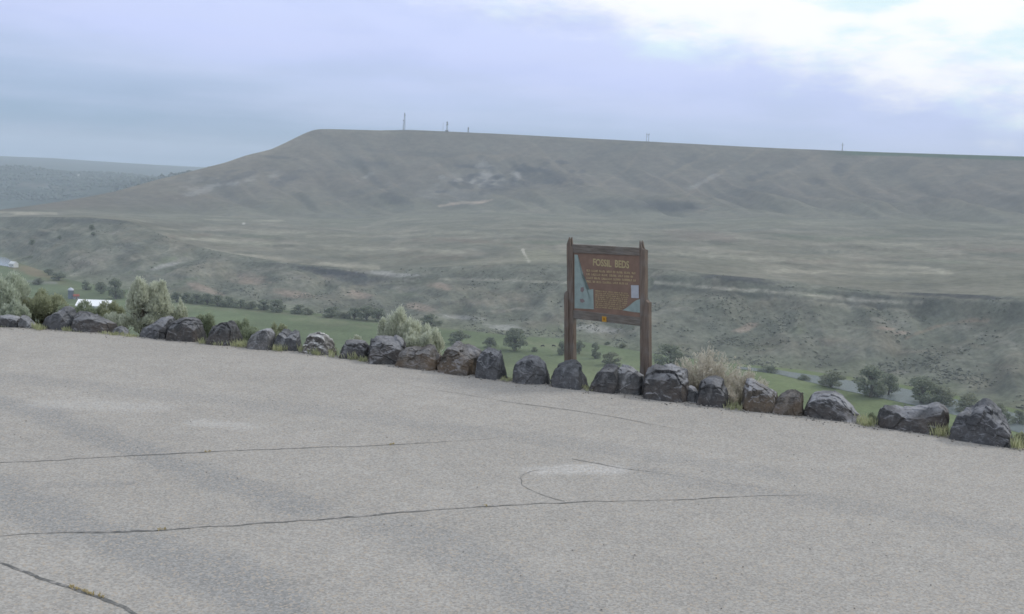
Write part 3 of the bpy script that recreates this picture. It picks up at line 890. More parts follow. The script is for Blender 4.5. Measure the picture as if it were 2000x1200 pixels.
RM = {
    'dark': rock_mat('basalt_dark', (0.064, 0.064, 0.065)),
    'blue': rock_mat('basalt_blue', (0.078, 0.080, 0.084), brown_amt=0.15),
    'brown': rock_mat('basalt_brown', (0.085, 0.075, 0.064), brown=(0.16, 0.11, 0.07), brown_amt=0.6),
    'grey': rock_mat('basalt_grey', (0.105, 0.105, 0.105)),
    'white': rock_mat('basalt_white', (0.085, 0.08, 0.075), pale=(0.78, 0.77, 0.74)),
}


def boulder(xl, yl, xr, yr, prof, mat, label, depth=0.9, pale=0.5, seed=0, chops=9, back=0.0):
    g = random.Random(seed * 13 + 5)
    gl, gr_ = ground(xl, yl), ground(xr, yr)
    away = Vector(((gl.x + gr_.x) / 2, (gl.y + gr_.y) / 2, 0)).normalized()
    gl += away * back; gr_ += away * back
    d = gr_ - gl; wid = d.length; ux = d / wid
    n = Vector((ux.y, -ux.x, 0))
    if n.y > 0: n = -n
    pts = []
    for px, py in prof:
        q = ray(px, py); O = Vector((0, 0, CAMZ))
        t = (gl - O).dot(n) / q.dot(n)
        P = O + q * t
        pts.append(((P - gl).dot(ux), max(P.z, 0.02)))
    pts.sort()
    px_ = [p[0] for p in pts]; pz_ = [p[1] for p in pts]
    hmax = max(pz_)
    dep = depth * min(wid, hmax * 1.5) * 0.5
    bm = bmesh.new()
    bmesh.ops.create_icosphere(bm, subdivisions=6, radius=1.0)
    off = Vector((seed * 3.7, seed * 1.3, seed * 7.1))
    sil = np.interp
    cutp = []
    def pl(ax, az, el, d): return (Vector((math.sin(az) * math.cos(el), -math.cos(az) * math.cos(el), math.sin(el))), d)
    cutp = [(Vector((1, g.uniform(-.25, .25), g.uniform(-.1, .25))).normalized(), 0.97), (Vector((-1, g.uniform(-.25, .25), g.uniform(-.1, .25))).normalized(), 0.97),
            (Vector((0, 0, -1)), 1.0), (Vector((g.uniform(-.2, .2), g.uniform(-.35, 0.1), 1)).normalized(), 0.95), (Vector((0, 1, 0.1)).normalized(), 0.95),
            (Vector((g.uniform(-.35, .35), -1, g.uniform(-.12, .25))).normalized(), 0.90)]
    for k in range(15):
        if k < 5: a = (k - 2) * 0.6 + g.uniform(-.25, .25); el = g.uniform(-0.15, 0.35); lo, hi = 0.70, 0.86
        elif k < 10: a = g.uniform(-1.4, 1.4); el = g.uniform(0.45, 1.1); lo, hi = 0.60, 0.82
        else: a = g.uniform(-3.1, 3.1); el = g.uniform(0.0, 0.9); lo, hi = 0.66, 0.86
        nn = Vector((math.sin(a) * math.cos(el), -math.cos(a) * math.cos(el), math.sin(el)))
        cutp.append((nn, (abs(nn.x) + abs(nn.y) + abs(nn.z)) * g.uniform(lo, hi)))
    Q = []
    for v in bm.verts:
        p = v.co.normalized(); best = 9.0
        for nn, dd in cutp:
            c_ = p.dot(nn)
            if c_ > 1e-4: best = min(best, dd / c_)
        Q.append(p * best)
    QA = np.array([q[:] for q in Q])
    qx0, qx1 = QA[:, 0].min(), QA[:, 0].max()
    bins = np.linspace(qx0, qx1, 25); bc = 0.5 * (bins[1:] + bins[:-1])
    zs = np.array([QA[(QA[:, 0] >= a_) & (QA[:, 0] <= b_), 2].max(initial=0.1) for a_, b_ in zip(bins[:-1], bins[1:])])
    zs = np.maximum(zs, 0.35)
    lay = []
    xs0, xs1 = px_[0], px_[-1]
    for v, q in zip(bm.verts, Q):
        qn = (q.x - qx0) / (qx1 - qx0)
        X = xs0 + (qn * 1.05 - 0.025) * (xs1 - xs0)
        Hh = float(np.interp(X, px_, pz_))
        tz = max(0.0, min(1.0, (q.z / float(np.interp(q.x, bc, zs)) + 1) / 2))
        # wider at the foot than at the crown
        Yd = q.y * dep * (1.12 - 0.38 * tz) + dep * 0.28 * (tz - 0.3)
        Z = -0.10 + tz * (Hh + 0.10)
        P = Vector((X, Yd, Z))
        dirv = Vector((q.x * 0.5, q.y, q.z * 0.35)).normalized()
        vor = mnoise.voronoi(P * 3.4 + off)[0]
        chip = min(0.5, vor[1] - vor[0])
        c1 = mnoise.noise(mnoise.voronoi(P * 2.6 + off + 0.25 * mnoise.noise_vector(P * 5 + off))[1][0] * 7.3)
        c2 = mnoise.noise(mnoise.voronoi(P * 7.0 + off)[1][0] * 5.1)
        fine = mnoise.fractal(P * 11 + off, 0.8, 2.2, 4)
        P += dirv * hmax * (0.03 * (chip - 0.25) + 0.10 * c1 + 0.035 * c2 + 0.014 * fine)
        P.z += hmax * tz * (0.07 * c1 + 0.03 * c2)
        v.co = P
    bm.normal_update()
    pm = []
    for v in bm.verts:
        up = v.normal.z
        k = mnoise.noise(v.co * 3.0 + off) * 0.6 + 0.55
        pm.append(max(0, min(1, (up - (0.34 if mat == 'white' else 0.42)) * 3.5)) * max(0, min(1, k * 1.5)) * pale)  # upward faces painted paler, standing in for skylight on the tops
    me = bpy.data.meshes.new('boulder')
    bm.to_mesh(me); bm.free()
    for p in me.polygons: p.use_smooth = True
    try: me.set_sharp_from_angle(angle=R(24))
    except Exception: pass
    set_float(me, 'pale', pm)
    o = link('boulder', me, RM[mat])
    mid = gl
    # local x -> ux, local y -> away from the lot (-n)
    rot = Matrix((ux, -n, Vector((0, 0, 1)))).transposed().to_4x4()
    o.matrix_world = Matrix.Translation(mid + (-n) * dep * 0.6) @ rot
    tag(o, label, 'boulder', 'boulders edging the paved lot')
    return o


B = [
    (-22, 634, 40, 639, [(-22, 626), (-8, 619), (5, 616), (25, 619), (38, 626), (41, 632)], 'dark', 'flat dark slab boulder cut by the edge of the view, below the largest sagebrush', 0.8, 0.9),
    (36, 639, 68, 642, [(34, 622), (40, 617), (50, 624), (60, 634), (68, 641)], 'grey', 'small grey-brown wedge boulder leaning beside the flat end slab', 0.6, 0.8),
    (80, 641, 132, 646, [(79, 632), (86, 618), (94, 608), (101, 602), (109, 601), (118, 606), (126, 618), (133, 638)], 'blue', 'pointed blue-grey boulder next to the low wide black one', 0.9, 0.4),
    (127, 645, 216, 652, [(127, 632), (132, 614), (140, 609), (158, 611), (172, 617), (186, 624), (200, 630), (210, 636), (216, 648)], 'dark', 'low wide black boulder beneath the white barn roof', 0.8, 0.5),
    (217, 652, 244, 655, [(216, 646), (221, 640), (230, 637), (238, 641), (245, 652)], 'grey', 'small grey-brown stone between the wide black boulder and the tall sagebrush', 0.9, 0.6),
    (264, 657, 326, 663, [(263, 654), (272, 642), (285, 634), (298, 624), (308, 621), (318, 625), (327, 640)], 'blue', 'lumpy blue-grey boulder at the foot of the tall pale sagebrush', 0.9, 0.6),
    (319, 664, 389, 669, [(318, 655), (323, 640), (330, 628), (345, 624), (362, 624), (374, 629), (382, 640), (390, 664)], 'dark', 'domed black boulder just right of the tall pale sagebrush', 0.9, 0.4),
    (401, 671, 456, 676, [(400, 664), (406, 648), (413, 637), (428, 631), (440, 631), (449, 639), (453, 655), (456, 670)], 'dark', 'rounded black boulder standing alone with grassy gaps on both sides', 0.9, 0.3),
    (474, 681, 532, 684, [(474, 662), (486, 658), (500, 652), (512, 647), (521, 648), (528, 656), (532, 676)], 'grey', 'flat-topped grey boulder undercut on its left, in front of a low green bush', 0.8, 0.9),
    (531, 683, 582, 687, [(531, 672), (535, 656), (543, 648), (550, 648), (556, 655), (562, 650), (570, 650), (577, 658), (582, 680)], 'blue', 'split boulder with two humps beside the white-streaked one', 0.9, 0.6),
    (586, 690, 645, 695, [(586, 684), (590, 664), (597, 655), (606, 652), (618, 652), (628, 656), (635, 666), (641, 680), (646, 693)], 'white', 'boulder splashed bright white on top', 0.9, 1.0),
    (652, 698, 714, 704, [(652, 690), (656, 676), (662, 668), (676, 667), (692, 668), (704, 671), (710, 680), (715, 700)], 'dark', 'low black boulder with weeds in front, between white-topped and large block boulders', 0.9, 0.6),
    (710, 708, 787, 713, [(709, 700), (713, 672), (720, 661), (730, 658), (750, 660), (768, 664), (780, 672), (786, 690), (788, 708)], 'dark', 'large squarish black boulder in front of the round-headed pale sagebrush', 0.95, 0.6),
    (769, 717, 857, 724, [(768, 708), (774, 692), (785, 683), (800, 681), (815, 684), (830, 679), (838, 681), (845, 692), (852, 702), (858, 720)], 'brown', 'wide brown-faced boulder with a notched top', 0.9, 0.4),
    (852, 727, 931, 734, [(851, 718), (858, 700), (864, 686), (873, 676), (885, 675), (898, 681), (915, 686), (926, 694), (932, 720)], 'brown', 'peaked dark brown boulder touching a tall rounded one on its right', 0.95, 0.7),
    (925, 737, 981, 742, [(924, 728), (929, 702), (936, 688), (946, 682), (958, 682), (968, 690), (977, 704), (980, 722), (981, 740)], 'blue', 'tall rounded boulder with pale chipped edge, left of a wide grassy gap', 0.95, 0.6),
    (996, 747, 1072, 752, [(995, 740), (1000, 724), (1008, 710), (1020, 701), (1036, 698), (1050, 702), (1061, 715), (1068, 730), (1073, 750)], 'blue', 'dome-shaped blue-grey boulder left of the sign, beside a grassy gap', 0.95, 0.5),
    (1071, 755, 1149, 761, [(1069, 748), (1075, 730), (1084, 718), (1098, 712), (1118, 711), (1132, 718), (1139, 732), (1146, 748), (1150, 760)], 'blue', 'plain rounded boulder hiding the foot of the left sign post', 0.95, 0.15),
    (1150, 764, 1204, 770, [(1149, 758), (1156, 742), (1166, 727), (1175, 718), (1186, 717), (1198, 719), (1205, 735), (1206, 764)], 'dark', 'angular black boulder with a craggy peak below the sign', 0.95, 0.4),
    (1192, 769, 1250, 776, [(1190, 760), (1194, 728), (1206, 719), (1222, 721), (1236, 730), (1246, 738), (1251, 768)], 'grey', 'grey cracked boulder between the craggy peak and the biggest boulder', 0.9, 0.9),
    (1237, 775, 1339, 788, [(1236, 766), (1243, 744), (1251, 728), (1261, 716), (1275, 719), (1292, 722), (1312, 724), (1325, 733), (1334, 746), (1338, 765), (1340, 784)], 'dark', 'biggest black boulder with a flat pale top, at the foot of the right sign post', 0.95, 0.8),
    (1334, 786, 1359, 791, [(1333, 760), (1340, 754), (1349, 758), (1356, 770), (1360, 788)], 'grey', 'small pale stone wedged between two big black boulders', 0.8, 1.0),
    (1356, 791, 1424, 798, [(1355, 786), (1360, 760), (1367, 746), (1378, 741), (1394, 741), (1408, 747), (1416, 762), (1421, 780), (1425, 796)], 'dark', 'smooth-faced black boulder in front of the tan dry shrub', 0.95, 0.5),
    (1447, 801, 1520, 808, [(1446, 796), (1450, 766), (1455, 750), (1462, 746), (1474, 751), (1488, 759), (1500, 766), (1514, 773), (1524, 800)], 'brown', 'brown-grey boulder with a pale sloping top beside the dry shrubs', 0.95, 0.9),
    (1504, 807, 1570, 813, [(1502, 800), (1512, 786), (1526, 772), (1540, 766), (1552, 764), (1563, 768), (1569, 782), (1571, 810)], 'brown', 'brown boulder with a tan streak leaning on the pale-topped one', 0.95, 0.3),
    (1569, 813, 1690, 829, [(1568, 806), (1574, 786), (1582, 772), (1598, 769), (1622, 771), (1638, 780), (1652, 796), (1668, 812), (1682, 822), (1692, 829)], 'dark', 'wedge-shaped black boulder with a long slope down to a grassy gap', 0.95, 0.9),
    (1708, 835, 1852, 852, [(1707, 830), (1709, 808), (1716, 795), (1728, 791), (1744, 795), (1762, 800), (1785, 802), (1808, 800), (1826, 794), (1842, 795), (1851, 804), (1855, 820), (1853, 846)], 'dark', 'long saddle-backed black boulder near the end of the row', 0.85, 0.8),
    (1846, 858, 1990, 877, [(1845, 856), (1853, 836), (1862, 818), (1872, 806), (1886, 800), (1897, 802), (1908, 790), (1924, 787), (1936, 793), (1946, 806), (1962, 818), (1974, 836), (1982, 856), (1991, 876)], 'blue', 'massive craggy boulder, last in the row beside the saddle-backed one', 0.9, 0.6),
]
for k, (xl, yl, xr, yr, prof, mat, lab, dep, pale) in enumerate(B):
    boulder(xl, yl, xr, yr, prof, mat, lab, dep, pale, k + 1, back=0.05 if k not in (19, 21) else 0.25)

# ------------------------------------------------------------------ verge grass
lb = LB(); g = np.random.default_rng(5)


def tuft(x, y, z, h, n, spread):
    a = g.uniform(0, 2 * np.pi, n)
    P0 = np.stack([x + g.normal(size=n) * spread, y + g.normal(size=n) * spread, np.full(n, z)], -1)
    out = np.stack([np.cos(a) * 0.45, np.sin(a) * 0.45, np.ones(n)], -1); out /= np.linalg.norm(out, axis=1)[:, None]
    L = (h * g.uniform(0.5, 1.0, n))[:, None] * 0.5
    side = np.stack([-np.sin(a), np.cos(a), np.zeros(n)], -1)
    lb.quads(P0 + out * L, out * L, side * 0.009)


for k in range(2600):
    px = g.uniform(-60, 2060)
    th, _ = az_te(px, 700); d = g.uniform(0.05, 1.0) ** 1.0 * 2.2
    r = float(edge_r(th)) + d
    tuft(r * math.sin(th), r * math.cos(th), float(near_z(d)) - 0.01, g.uniform(0.05, 0.16), 9, 0.06)
for px, w, hh, nn in ((75, 14, .22, 10), (155, 10, .1, 4), (128, 8, .16, 6), (245, 18, .14, 12), (220, 20, .12, 8), (395, 6, .2, 4), (430, 12, .18, 8), (462, 12, .22, 8), (474, 12, .2, 7), (518, 6, .12, 3), (535, 10, .22, 6), (549, 12, .26, 9),
                    (580, 8, .26, 6), (620, 14, .24, 12), (648, 8, .2, 5), (684, 14, .24, 12), (705, 10, .18, 7), (990, 8, .14, 5), (1440, 10, .2, 6), (1700, 14, .22, 12), (1846, 8, .3, 10), (1856, 6, .25, 6), (1996, 10, .3, 8), (1150, 5, .15, 3)):
    for _ in range(nn):
        th, _t = az_te(px + g.uniform(-w, w), 700); d = g.uniform(-0.12, 0.25)
        r = float(edge_r(th)) + d
        tuft(r * math.sin(th), r * math.cos(th), -0.02, hh * g.uniform(0.6, 1.1), 16, 0.05)
o = link('verge_grass', lb.mesh('verge_grass'), MAT['grass'])
tag(o, 'yellow-green grass growing between and behind the boulders', 'grass', kind='stuff')
lb = LB()
for K, sel in ((k3, (0.46, 0.62)), (k2, (0.17, 0.18)), (k2, (0.53, 0.538)), (k1, (0.34, 0.35)), (k1, (0.66, 0.67))):
    nn = len(K)
    i0, i1 = int(sel[0] * nn), max(int(sel[1] * nn), int(sel[0] * nn) + 1)
    for i in range(i0, i1):
        for _ in range(2):
            tuft(K[i, 0] + g.normal() * 0.01, K[i, 1] + g.normal() * 0.01, K[i, 2], 0.035, 5, 0.012)
o = link('crack_grass', lb.mesh('crack_grass'), MAT['drygrass'])
tag(o, 'dry yellow grass sprouting in the pavement cracks', 'grass', kind='stuff')

def blobs(name, P, wid, hei, mat, g, sub=1):
    bm = bmesh.new(); bmesh.ops.create_icosphere(bm, subdivisions=sub, radius=0.5)
    U = np.array([v.co[:] for v in bm.verts]); Fi = np.array([[v.index for v in f.verts] for f in bm.faces]); bm.free()
    k = len(P)
    J = 1 + 0.35 * g.normal(size=(k, len(U), 1))
    a = g.uniform(0, 6.28, k); c, s = np.cos(a), np.sin(a)
    UU = U[None] * J
    X = UU[..., 0] * c[:, None] - UU[..., 1] * s[:, None]; Y = UU[..., 0] * s[:, None] + UU[..., 1] * c[:, None]
    V = np.stack([P[:, 0:1] + X * wid[:, None], P[:, 1:2] + Y * wid[:, None], P[:, 2:3] + (UU[..., 2] + 0.3) * hei[:, None]], -1).reshape(-1, 3)
    Fq = (Fi[None] + (np.arange(k) * len(U))[:, None, None]).reshape(-1, 3)
    me = np_mesh(name, V, Fq, smooth=True)
    return link(name, me, mat)


g = np.random.default_rng(9)
k = 1500
th = np.array([az_te(x, 700)[0] for x in g.uniform(-60, 2060, k)])
dd = np.where(g.uniform(0, 1, k) < 0.8, -np.abs(g.normal(size=k)) * 0.22 + 0.12, -g.uniform(0, 1, k) ** 0.5 * 11)
r = edge_r(th) + dd
P = np.stack([r * np.sin(th), r * np.cos(th), np.where(dd < 0.1, 0.008, -0.04)], -1)
sz = g.uniform(0.012, 0.035, k) * np.where(dd < -0.8, 0.55, 1.0)
o = blobs('gravel', P, sz, sz * 0.7, simple('gravel_stone', (0.26, 0.245, 0.225), 0.45, 3), g)
tag(o, 'loose gravel along the edge of the pavement', 'gravel', kind='stuff')

# ------------------------------------------------------------------ sign
SA = at_range(1115, 560, 22.6); SB = at_range(1256, 560, 21.45)
su = (SB - SA); su.z = 0; su.normalize()
sn_ = Vector((su.y, -su.x, 0))
if sn_.y > 0: sn_ = -sn_
O = Vector((0, 0, CAMZ))


def sp(px, py, off=0.0):
    q = ray(px, py)
    t = (SA - O).dot(sn_) / q.dot(sn_)
    return O + q * t + sn_ * off


sign_base = sp(1185, 745)
th = math.atan2(sign_base.x, sign_base.y)
sign_base.z = float(near_z(math.hypot(sign_base.x, sign_base.y) - float(edge_r(th))))
sign = empty('roadside_sign', sign_base)
tag(sign, 'brown wooden roadside sign reading FOSSIL BEDS on rough timber posts behind the boulders', 'sign')


def extrude(name, pix, front, back, mat, parent, bev=0.006, sub=0, wob=0.0, seed=0, label=None, layers=None):
    bm = bmesh.new()
    for pix, front, back in (layers or [(pix, front, back)]):
        _slab(bm, pix, front, back, bev, sub, wob, seed)
    bmesh.ops.triangulate(bm, faces=[f for f in bm.faces if len(f.verts) > 4])
    bmesh.ops.recalc_face_normals(bm, faces=bm.faces)
    me = bpy.data.meshes.new(name)
    bm.to_mesh(me); bm.free()
    o = link(name, me, mat)
    if parent is not None:
        o.parent = parent
        me.transform(Matrix.Translation(sign_base).inverted())
    if label: o['label'] = label
    return o


def _slab(bm, pix, front, back, bev, sub, wob, seed):
    P = [sp(x, y, 0) for x, y in pix]
    if sub:
        Q = []
        for a_, b_ in zip(P, P[1:] + P[:1]):
            k = max(1, int((b_ - a_).length / sub))
            for j in range(k):
                q = a_.lerp(b_, j / k)
                if j: q = q + su * wob * mnoise.noise(q * 9 + Vector((seed, 0, 0))) + Vector((0, 0, wob * 0.4 * mnoise.noise(q * 7 + Vector((0, seed, 0)))))
                Q.append(q)
        P = Q
    fv = [bm.verts.new(p + sn_ * front) for p in P]
    bv = [bm.verts.new(p + sn_ * back) for p in P]
    f1 = bm.faces.new(fv); f2 = bm.faces.new(list(reversed(bv)))
    for i in range(len(P)):
        j = (i + 1) % len(P)
        bm.faces.new((fv[i], bv[i], bv[j], fv[j]))
    if bev:
        bm.normal_update()
        try:
            ee = [e for e in f1.edges]
            bmesh.ops.bevel(bm, geom=ee, offset=bev, segments=2, affect='EDGES', profile=0.6)
        except Exception: pass


def wood_mat(name, c, along='Z', sc_=1.0):
    m, nt, b = newmat(name)
    v = coords(nt)
    mp = nt.nodes.new('ShaderNodeMapping')
    mp.inputs['Scale'].default_value = (28, 28, 2.2) if along == 'Z' else (3, 3, 30)
    nt.links.new(v, mp.inputs['Vector'])
    f = nz(nt, 1.0, 6, mp.outputs[0], 0.65); f2 = nz(nt, 3.0, 3, v)
    basec = ramp(nt, f, [(0.25, tuple(x * 0.5 for x in c)), (0.5, c), (0.78, tuple(x * 1.6 for x in c))])
    basec = mixc(nt, maprange(nt, f2, 0.45, 0.7, 0.0, 0.5), basec, (c[0] * 1.2, c[0] * 1.15, c[0] * 1.1))
    nt.links.new(basec, b.inputs['Base Color'])
    bump(nt, b, f, 0.8, 0.012)
    return m


WP = wood_mat('post_wood', (0.160, 0.124, 0.100)); WBm = wood_mat('beam_wood', (0.160, 0.138, 0.118), 'X')
PANEL = simple('panel_paint', (0.205, 0.135, 0.102), 0.15, 5, 0.6)
TEAL = simple('map_paint', (0.27, 0.33, 0.31), 0.12, 8, 0.6)
OCH = simple('letter_paint', (0.39, 0.325, 0.18), 0.12, 12, 0.6)
OCH2 = simple('small_letter_paint', (0.42, 0.335, 0.19), 0.12, 12, 0.6)
CARD = simple('card_paper', (0.40, 0.41, 0.44), 0.1, 10, 0.6)
ORG = simple('badge_paint', (0.50, 0.27, 0.04), 0.15, 30, 0.5)

LB_ = [(1118.5, 560), (1119.5, 640), (1120.5, 752), (1108, 752), (1108, 640), (1107.5, 560)]
LS = [(1106.5, 490), (1106.8, 477), (1109, 470), (1111.8, 463.5), (1113, 470), (1113.6, 480), (1118.5, 484)] + LB_
LC = [(1107.2, 484.5), (1118.2, 485.5)] + LB_
extrude('post', None, 0, 0, WP, sign, 0.003, 0.14, 0.008, 1, layers=[(LS, 0.0, -0.028), (LC, -0.030, -0.066), (LS, -0.068, -0.098)])
extrude('brace_post', [(1103, 576), (1105, 571), (1108.8, 568), (1110.6, 572), (1111, 640), (1112, 752), (1104, 752), (1103.5, 640)], 0.028, -0.04, WP, sign, 0.008, 0.12, 0.008, 2)
RB_ = [(1259.5, 580), (1258.5, 640), (1259, 768), (1249.5, 768), (1250, 640), (1249.5, 560)]
RS = [(1248.3, 490), (1248.3, 478), (1249.2, 470), (1251.2, 474), (1253, 483), (1254.5, 487), (1259.5, 489)] + RB_
RC = [(1248.8, 488.5), (1259.3, 490)] + RB_
extrude('post', None, 0, 0, WP, sign, 0.003, 0.14, 0.008, 3, layers=[(RS, 0.0, -0.028), (RC, -0.030, -0.066), (RS, -0.068, -0.098)])
extrude('brace_post', [(1261, 592), (1263, 586), (1265, 590), (1268.5, 591), (1268.5, 640), (1269.5, 772), (1259.5, 772), (1259.5, 640)], 0.028, -0.07, WP, sign, 0.008, 0.12, 0.008, 4)
extrude('top_beam', [(1116, 477), (1253, 485), (1253, 500), (1116, 494)], -0.012, -0.088, WBm, sign, 0.008, 0.15, 0.008, 5)
bb = extrude('bottom_beam', [(1114, 605.5), (1253, 621), (1253, 637.5), (1114, 622)], -0.010, -0.088, WBm, sign, 0.008, 0.15, 0.008, 6)
panel = extrude('panel', [(1116, 492), (1253, 498.5), (1253, 623), (1116, 608)], -0.030, -0.060, PANEL, sign, 0)
extrude('state_map', [(1120.5, 497.5), (1126.5, 498), (1128.5, 512), (1131, 520), (1134, 527.5), (1137, 535), (1136.7, 547.5), (1140.5, 552.5), (1144, 562.5), (1146, 567.5), (1150, 566), (1157, 565), (1158, 604.5), (1120.5, 602.5)], -0.026, -0.029, TEAL, panel, 0)
extrude('map_mark', [(1133, 562), (1138, 561), (1139.5, 567), (1136, 572), (1132, 569)], -0.0235, -0.0257, simple('mark_paint', (0.22, 0.17, 0.17), 0.1, 9), panel, 0)
extrude('map_mark', [(1131, 585), (1137, 584), (1141, 589), (1136, 592), (1132, 590)], -0.0235, -0.0257, bpy.data.materials['mark_paint'], panel, 0)
extrude('corner_map', [(1214, 606.5), (1220, 603), (1227, 600), (1231, 594.5), (1236, 590.5), (1242, 586.5), (1251, 584), (1251, 611.5), (1236, 610)], -0.026, -0.029, TEAL, panel, 0)
extrude('notice_card', [(1231, 557.5), (1246, 557.8), (1246.4, 583), (1231.5, 582.3)], -0.022, -0.0285, CARD, panel, 0)
extrude('badge', [(1176, 618), (1184, 619), (1184, 629.3), (1176, 628.4)], 0.002, -0.008, ORG, bb, 0)
extrude('badge_mark', [(1178.5, 620.8), (1181.5, 621.2), (1181.5, 626.5), (1178.5, 626.1)], 0.005, 0.0025, simple('badge_ink', (0.3, 0.13, 0.02), 0.1, 9), bpy.data.objects['badge'], 0)


def flat_mesh(name, polys, front, mat, parent):
    """polys: vertex list in pixels + faces -> thin raised marks on the panel"""
    V, Fc = polys
    me = bpy.data.meshes.new(name)
    me.from_pydata([tuple(sp(x, y, front) - sign_base) for x, y in V], [], Fc)
    me.update()
    o = link(name, me, mat, parent)
    sol = o.modifiers.new('thick', 'SOLIDIFY'); sol.thickness = 0.002; sol.offset = 0
    return o


def word(txt, quad):
    cu = bpy.data.curves.new('w', 'FONT'); cu.body = txt; cu.resolution_u = 3; cu.offset = 0.028
    ob = bpy.data.objects.new('w', cu); col.objects.link(ob)
    bpy.context.view_layer.update()
    me = ob.to_mesh()
    P = np.array([v.co[:] for v in me.vertices]); Fc = [tuple(p.vertices) for p in me.polygons]
    ob.to_mesh_clear(); bpy.data.objects.remove(ob); bpy.data.curves.remove(cu)
    mn, mx = P.min(0), P.max(0)
    u = (P[:, 0] - mn[0]) / (mx[0] - mn[0]); v = (P[:, 1] - mn[1]) / (mx[1] - mn[1])
    q = np.array(quad, float)  # bl br tr tl
    Q = ((1 - u) * (1 - v))[:, None] * q[0] + (u * (1 - v))[:, None] * q[1] + (u * v)[:, None] * q[2] + ((1 - u) * v)[:, None] * q[3]
    return [tuple(p) for p in Q], Fc


def merge(parts):
    V = []; Fc = []
    for v, f in parts:
        k = len(V); V += v; Fc += [tuple(i + k for i in ff) for ff in f]
    return V, Fc


flat_mesh('title_word', word('FOSSIL', [(1156.5, 519.2), (1192.5, 522.4), (1192.5, 508.2), (1156.5, 505.2)]), -0.0275, OCH, panel)
flat_mesh('title_word', word('BEDS', [(1199.5, 522.8), (1227, 525.2), (1227, 510.2), (1199.5, 507.8)]), -0.0275, OCH, panel)
rl = random.Random(4)


def lines(x0, x1s, y0, pitch, n, slope, ch, cw, seed):
    rr = random.Random(seed); V = []; Fc = []

    def q(xa, ya, xb, yb):
        k = len(V); s = lambda x: (x - x0) * slope
        V.extend([(xa, yb + s(xa)), (xb, yb + s(xb)), (xb, ya + s(xb)), (xa, ya + s(xa))]); Fc.append((k, k + 1, k + 2, k + 3))
    for i in range(n):
        x = x0; y = y0 + i * pitch; xe = x1s[i] if isinstance(x1s, list) else x1s
        while x < xe - cw * 2:
            for _ in range(rr.randint(2, 8)):
                if x > xe - cw: break
                sw = cw * 0.24
                k = rr.randint(0, 3)
                q(x, y, x + sw, y + ch)
                if k in (0, 1): q(x + cw * 0.52, y, x + cw * 0.52 + sw, y + ch)
                if k in (0, 2): q(x + sw + 0.02, y, x + cw * 0.5, y + ch * 0.22)
                if k in (1, 3): q(x + sw + 0.02, y + ch * 0.42, x + cw * 0.5, y + ch * 0.62)
                if k in (2, 3): q(x + sw + 0.02, y + ch * 0.8, x + cw * 0.7, y + ch)
                x += cw
            x += cw * 0.9
    return V, Fc


flat_mesh('body_lettering', lines(1144, [1241, 1241, 1242, 1228], 526.6, 7.1, 4, 0.058, 4.2, 2.5, 1), -0.0275, OCH2, panel)
flat_mesh('small_lettering', lines(1161, [1227, 1228, 1228, 1227, 1226, 1224, 1222, 1219, 1215], 567.2, 3.95, 9, 0.085, 2.5, 1.6, 2), -0.0275, OCH2, panel)

# ------------------------------------------------------------------ valley trees
def tree_meshes(seed, n_leaf, squat=1.0, leaf=0.035):
    """unit tree: 1 wide, 1 high"""
    g = np.random.default_rng(seed)
    lb = LB(); paths = [([(0, 0, -0.08), (0.01, 0, 0.15), (0.02, 0.01, 0.45), (0.0, 0.0, 0.75)], [0.05, 0.038, 0.025, 0.008])]
    nc = 22
    for c in range(nc):
        a = g.uniform(0, 2 * np.pi); zc = g.uniform(0.10, 0.86)
        rr = 0.36 * math.sqrt(max(0.05, 1 - ((zc - 0.30) / 0.62) ** 2)) * g.uniform(0.3, 1.0)
        ctr = np.array([rr * math.cos(a), rr * math.sin(a), zc])
        cr = g.uniform(0.11, 0.19)
        k = n_leaf // nc
        d = rand_dirs(k, g); P = ctr + d * cr * (g.uniform(0.3, 1, k) ** 0.4)[:, None] * np.array([1, 1, 0.75])
        P[:, 2] = np.clip(P[:, 2], 0.03, 1.02)
        A = rand_dirs(k, g); S = np.cross(A, rand_dirs(k, g)); S /= (np.linalg.norm(S, axis=1)[:, None] + 1e-9)
        L = leaf * g.uniform(0.5, 1.3, k)[:, None]
        lb.quads(P, A * L, S * L * 0.7)
        paths.append(([(0.01, 0, max(0.1, zc - 0.3)), ctr * 0.6 + np.array([0, 0, zc * 0.3]), ctr], [0.02, 0.012, 0.005]))
    return lb.mesh('crown'), tubes('trunk', paths, 5)


TV = []
for s in range(4):
    cr, tr = tree_meshes(100 + s, 2400)
    cr.materials.append(MAT['treeleaf']); tr.materials.append(MAT['trunk'])
    TV.append((cr, tr))
TVP = []
for s in range(3):
    cr, tr = tree_meshes(200 + s, 2400)
    cr.materials.append(MAT['treeleafpale']); tr.materials.append(MAT['trunk'])
    TVP.append((cr, tr))
FARV = []
for s in range(2):
    cr, tr = tree_meshes(300 + s, 600, leaf=0.06)
    FARV.append((cr, tr))


def tree(px, py, wpx, hpx, label, group, pale=False, seg=None, name='tree', cat='tree'):
    P = on_terrain(seg, px, py) if seg else ground(px, py, VZ)
    rr = (P - O).length
    w = wpx / F * rr; h = hpx / F * rr
    e = empty(name, P - Vector((0, 0, 0.3)), random.uniform(0, 6.28), (w, w, h))
    cr, tr = random.choice(TVP if pale else TV)
    link('crown', cr, None, e); link('trunk', tr, None, e)
    tag(e, label, cat, group)
    return e


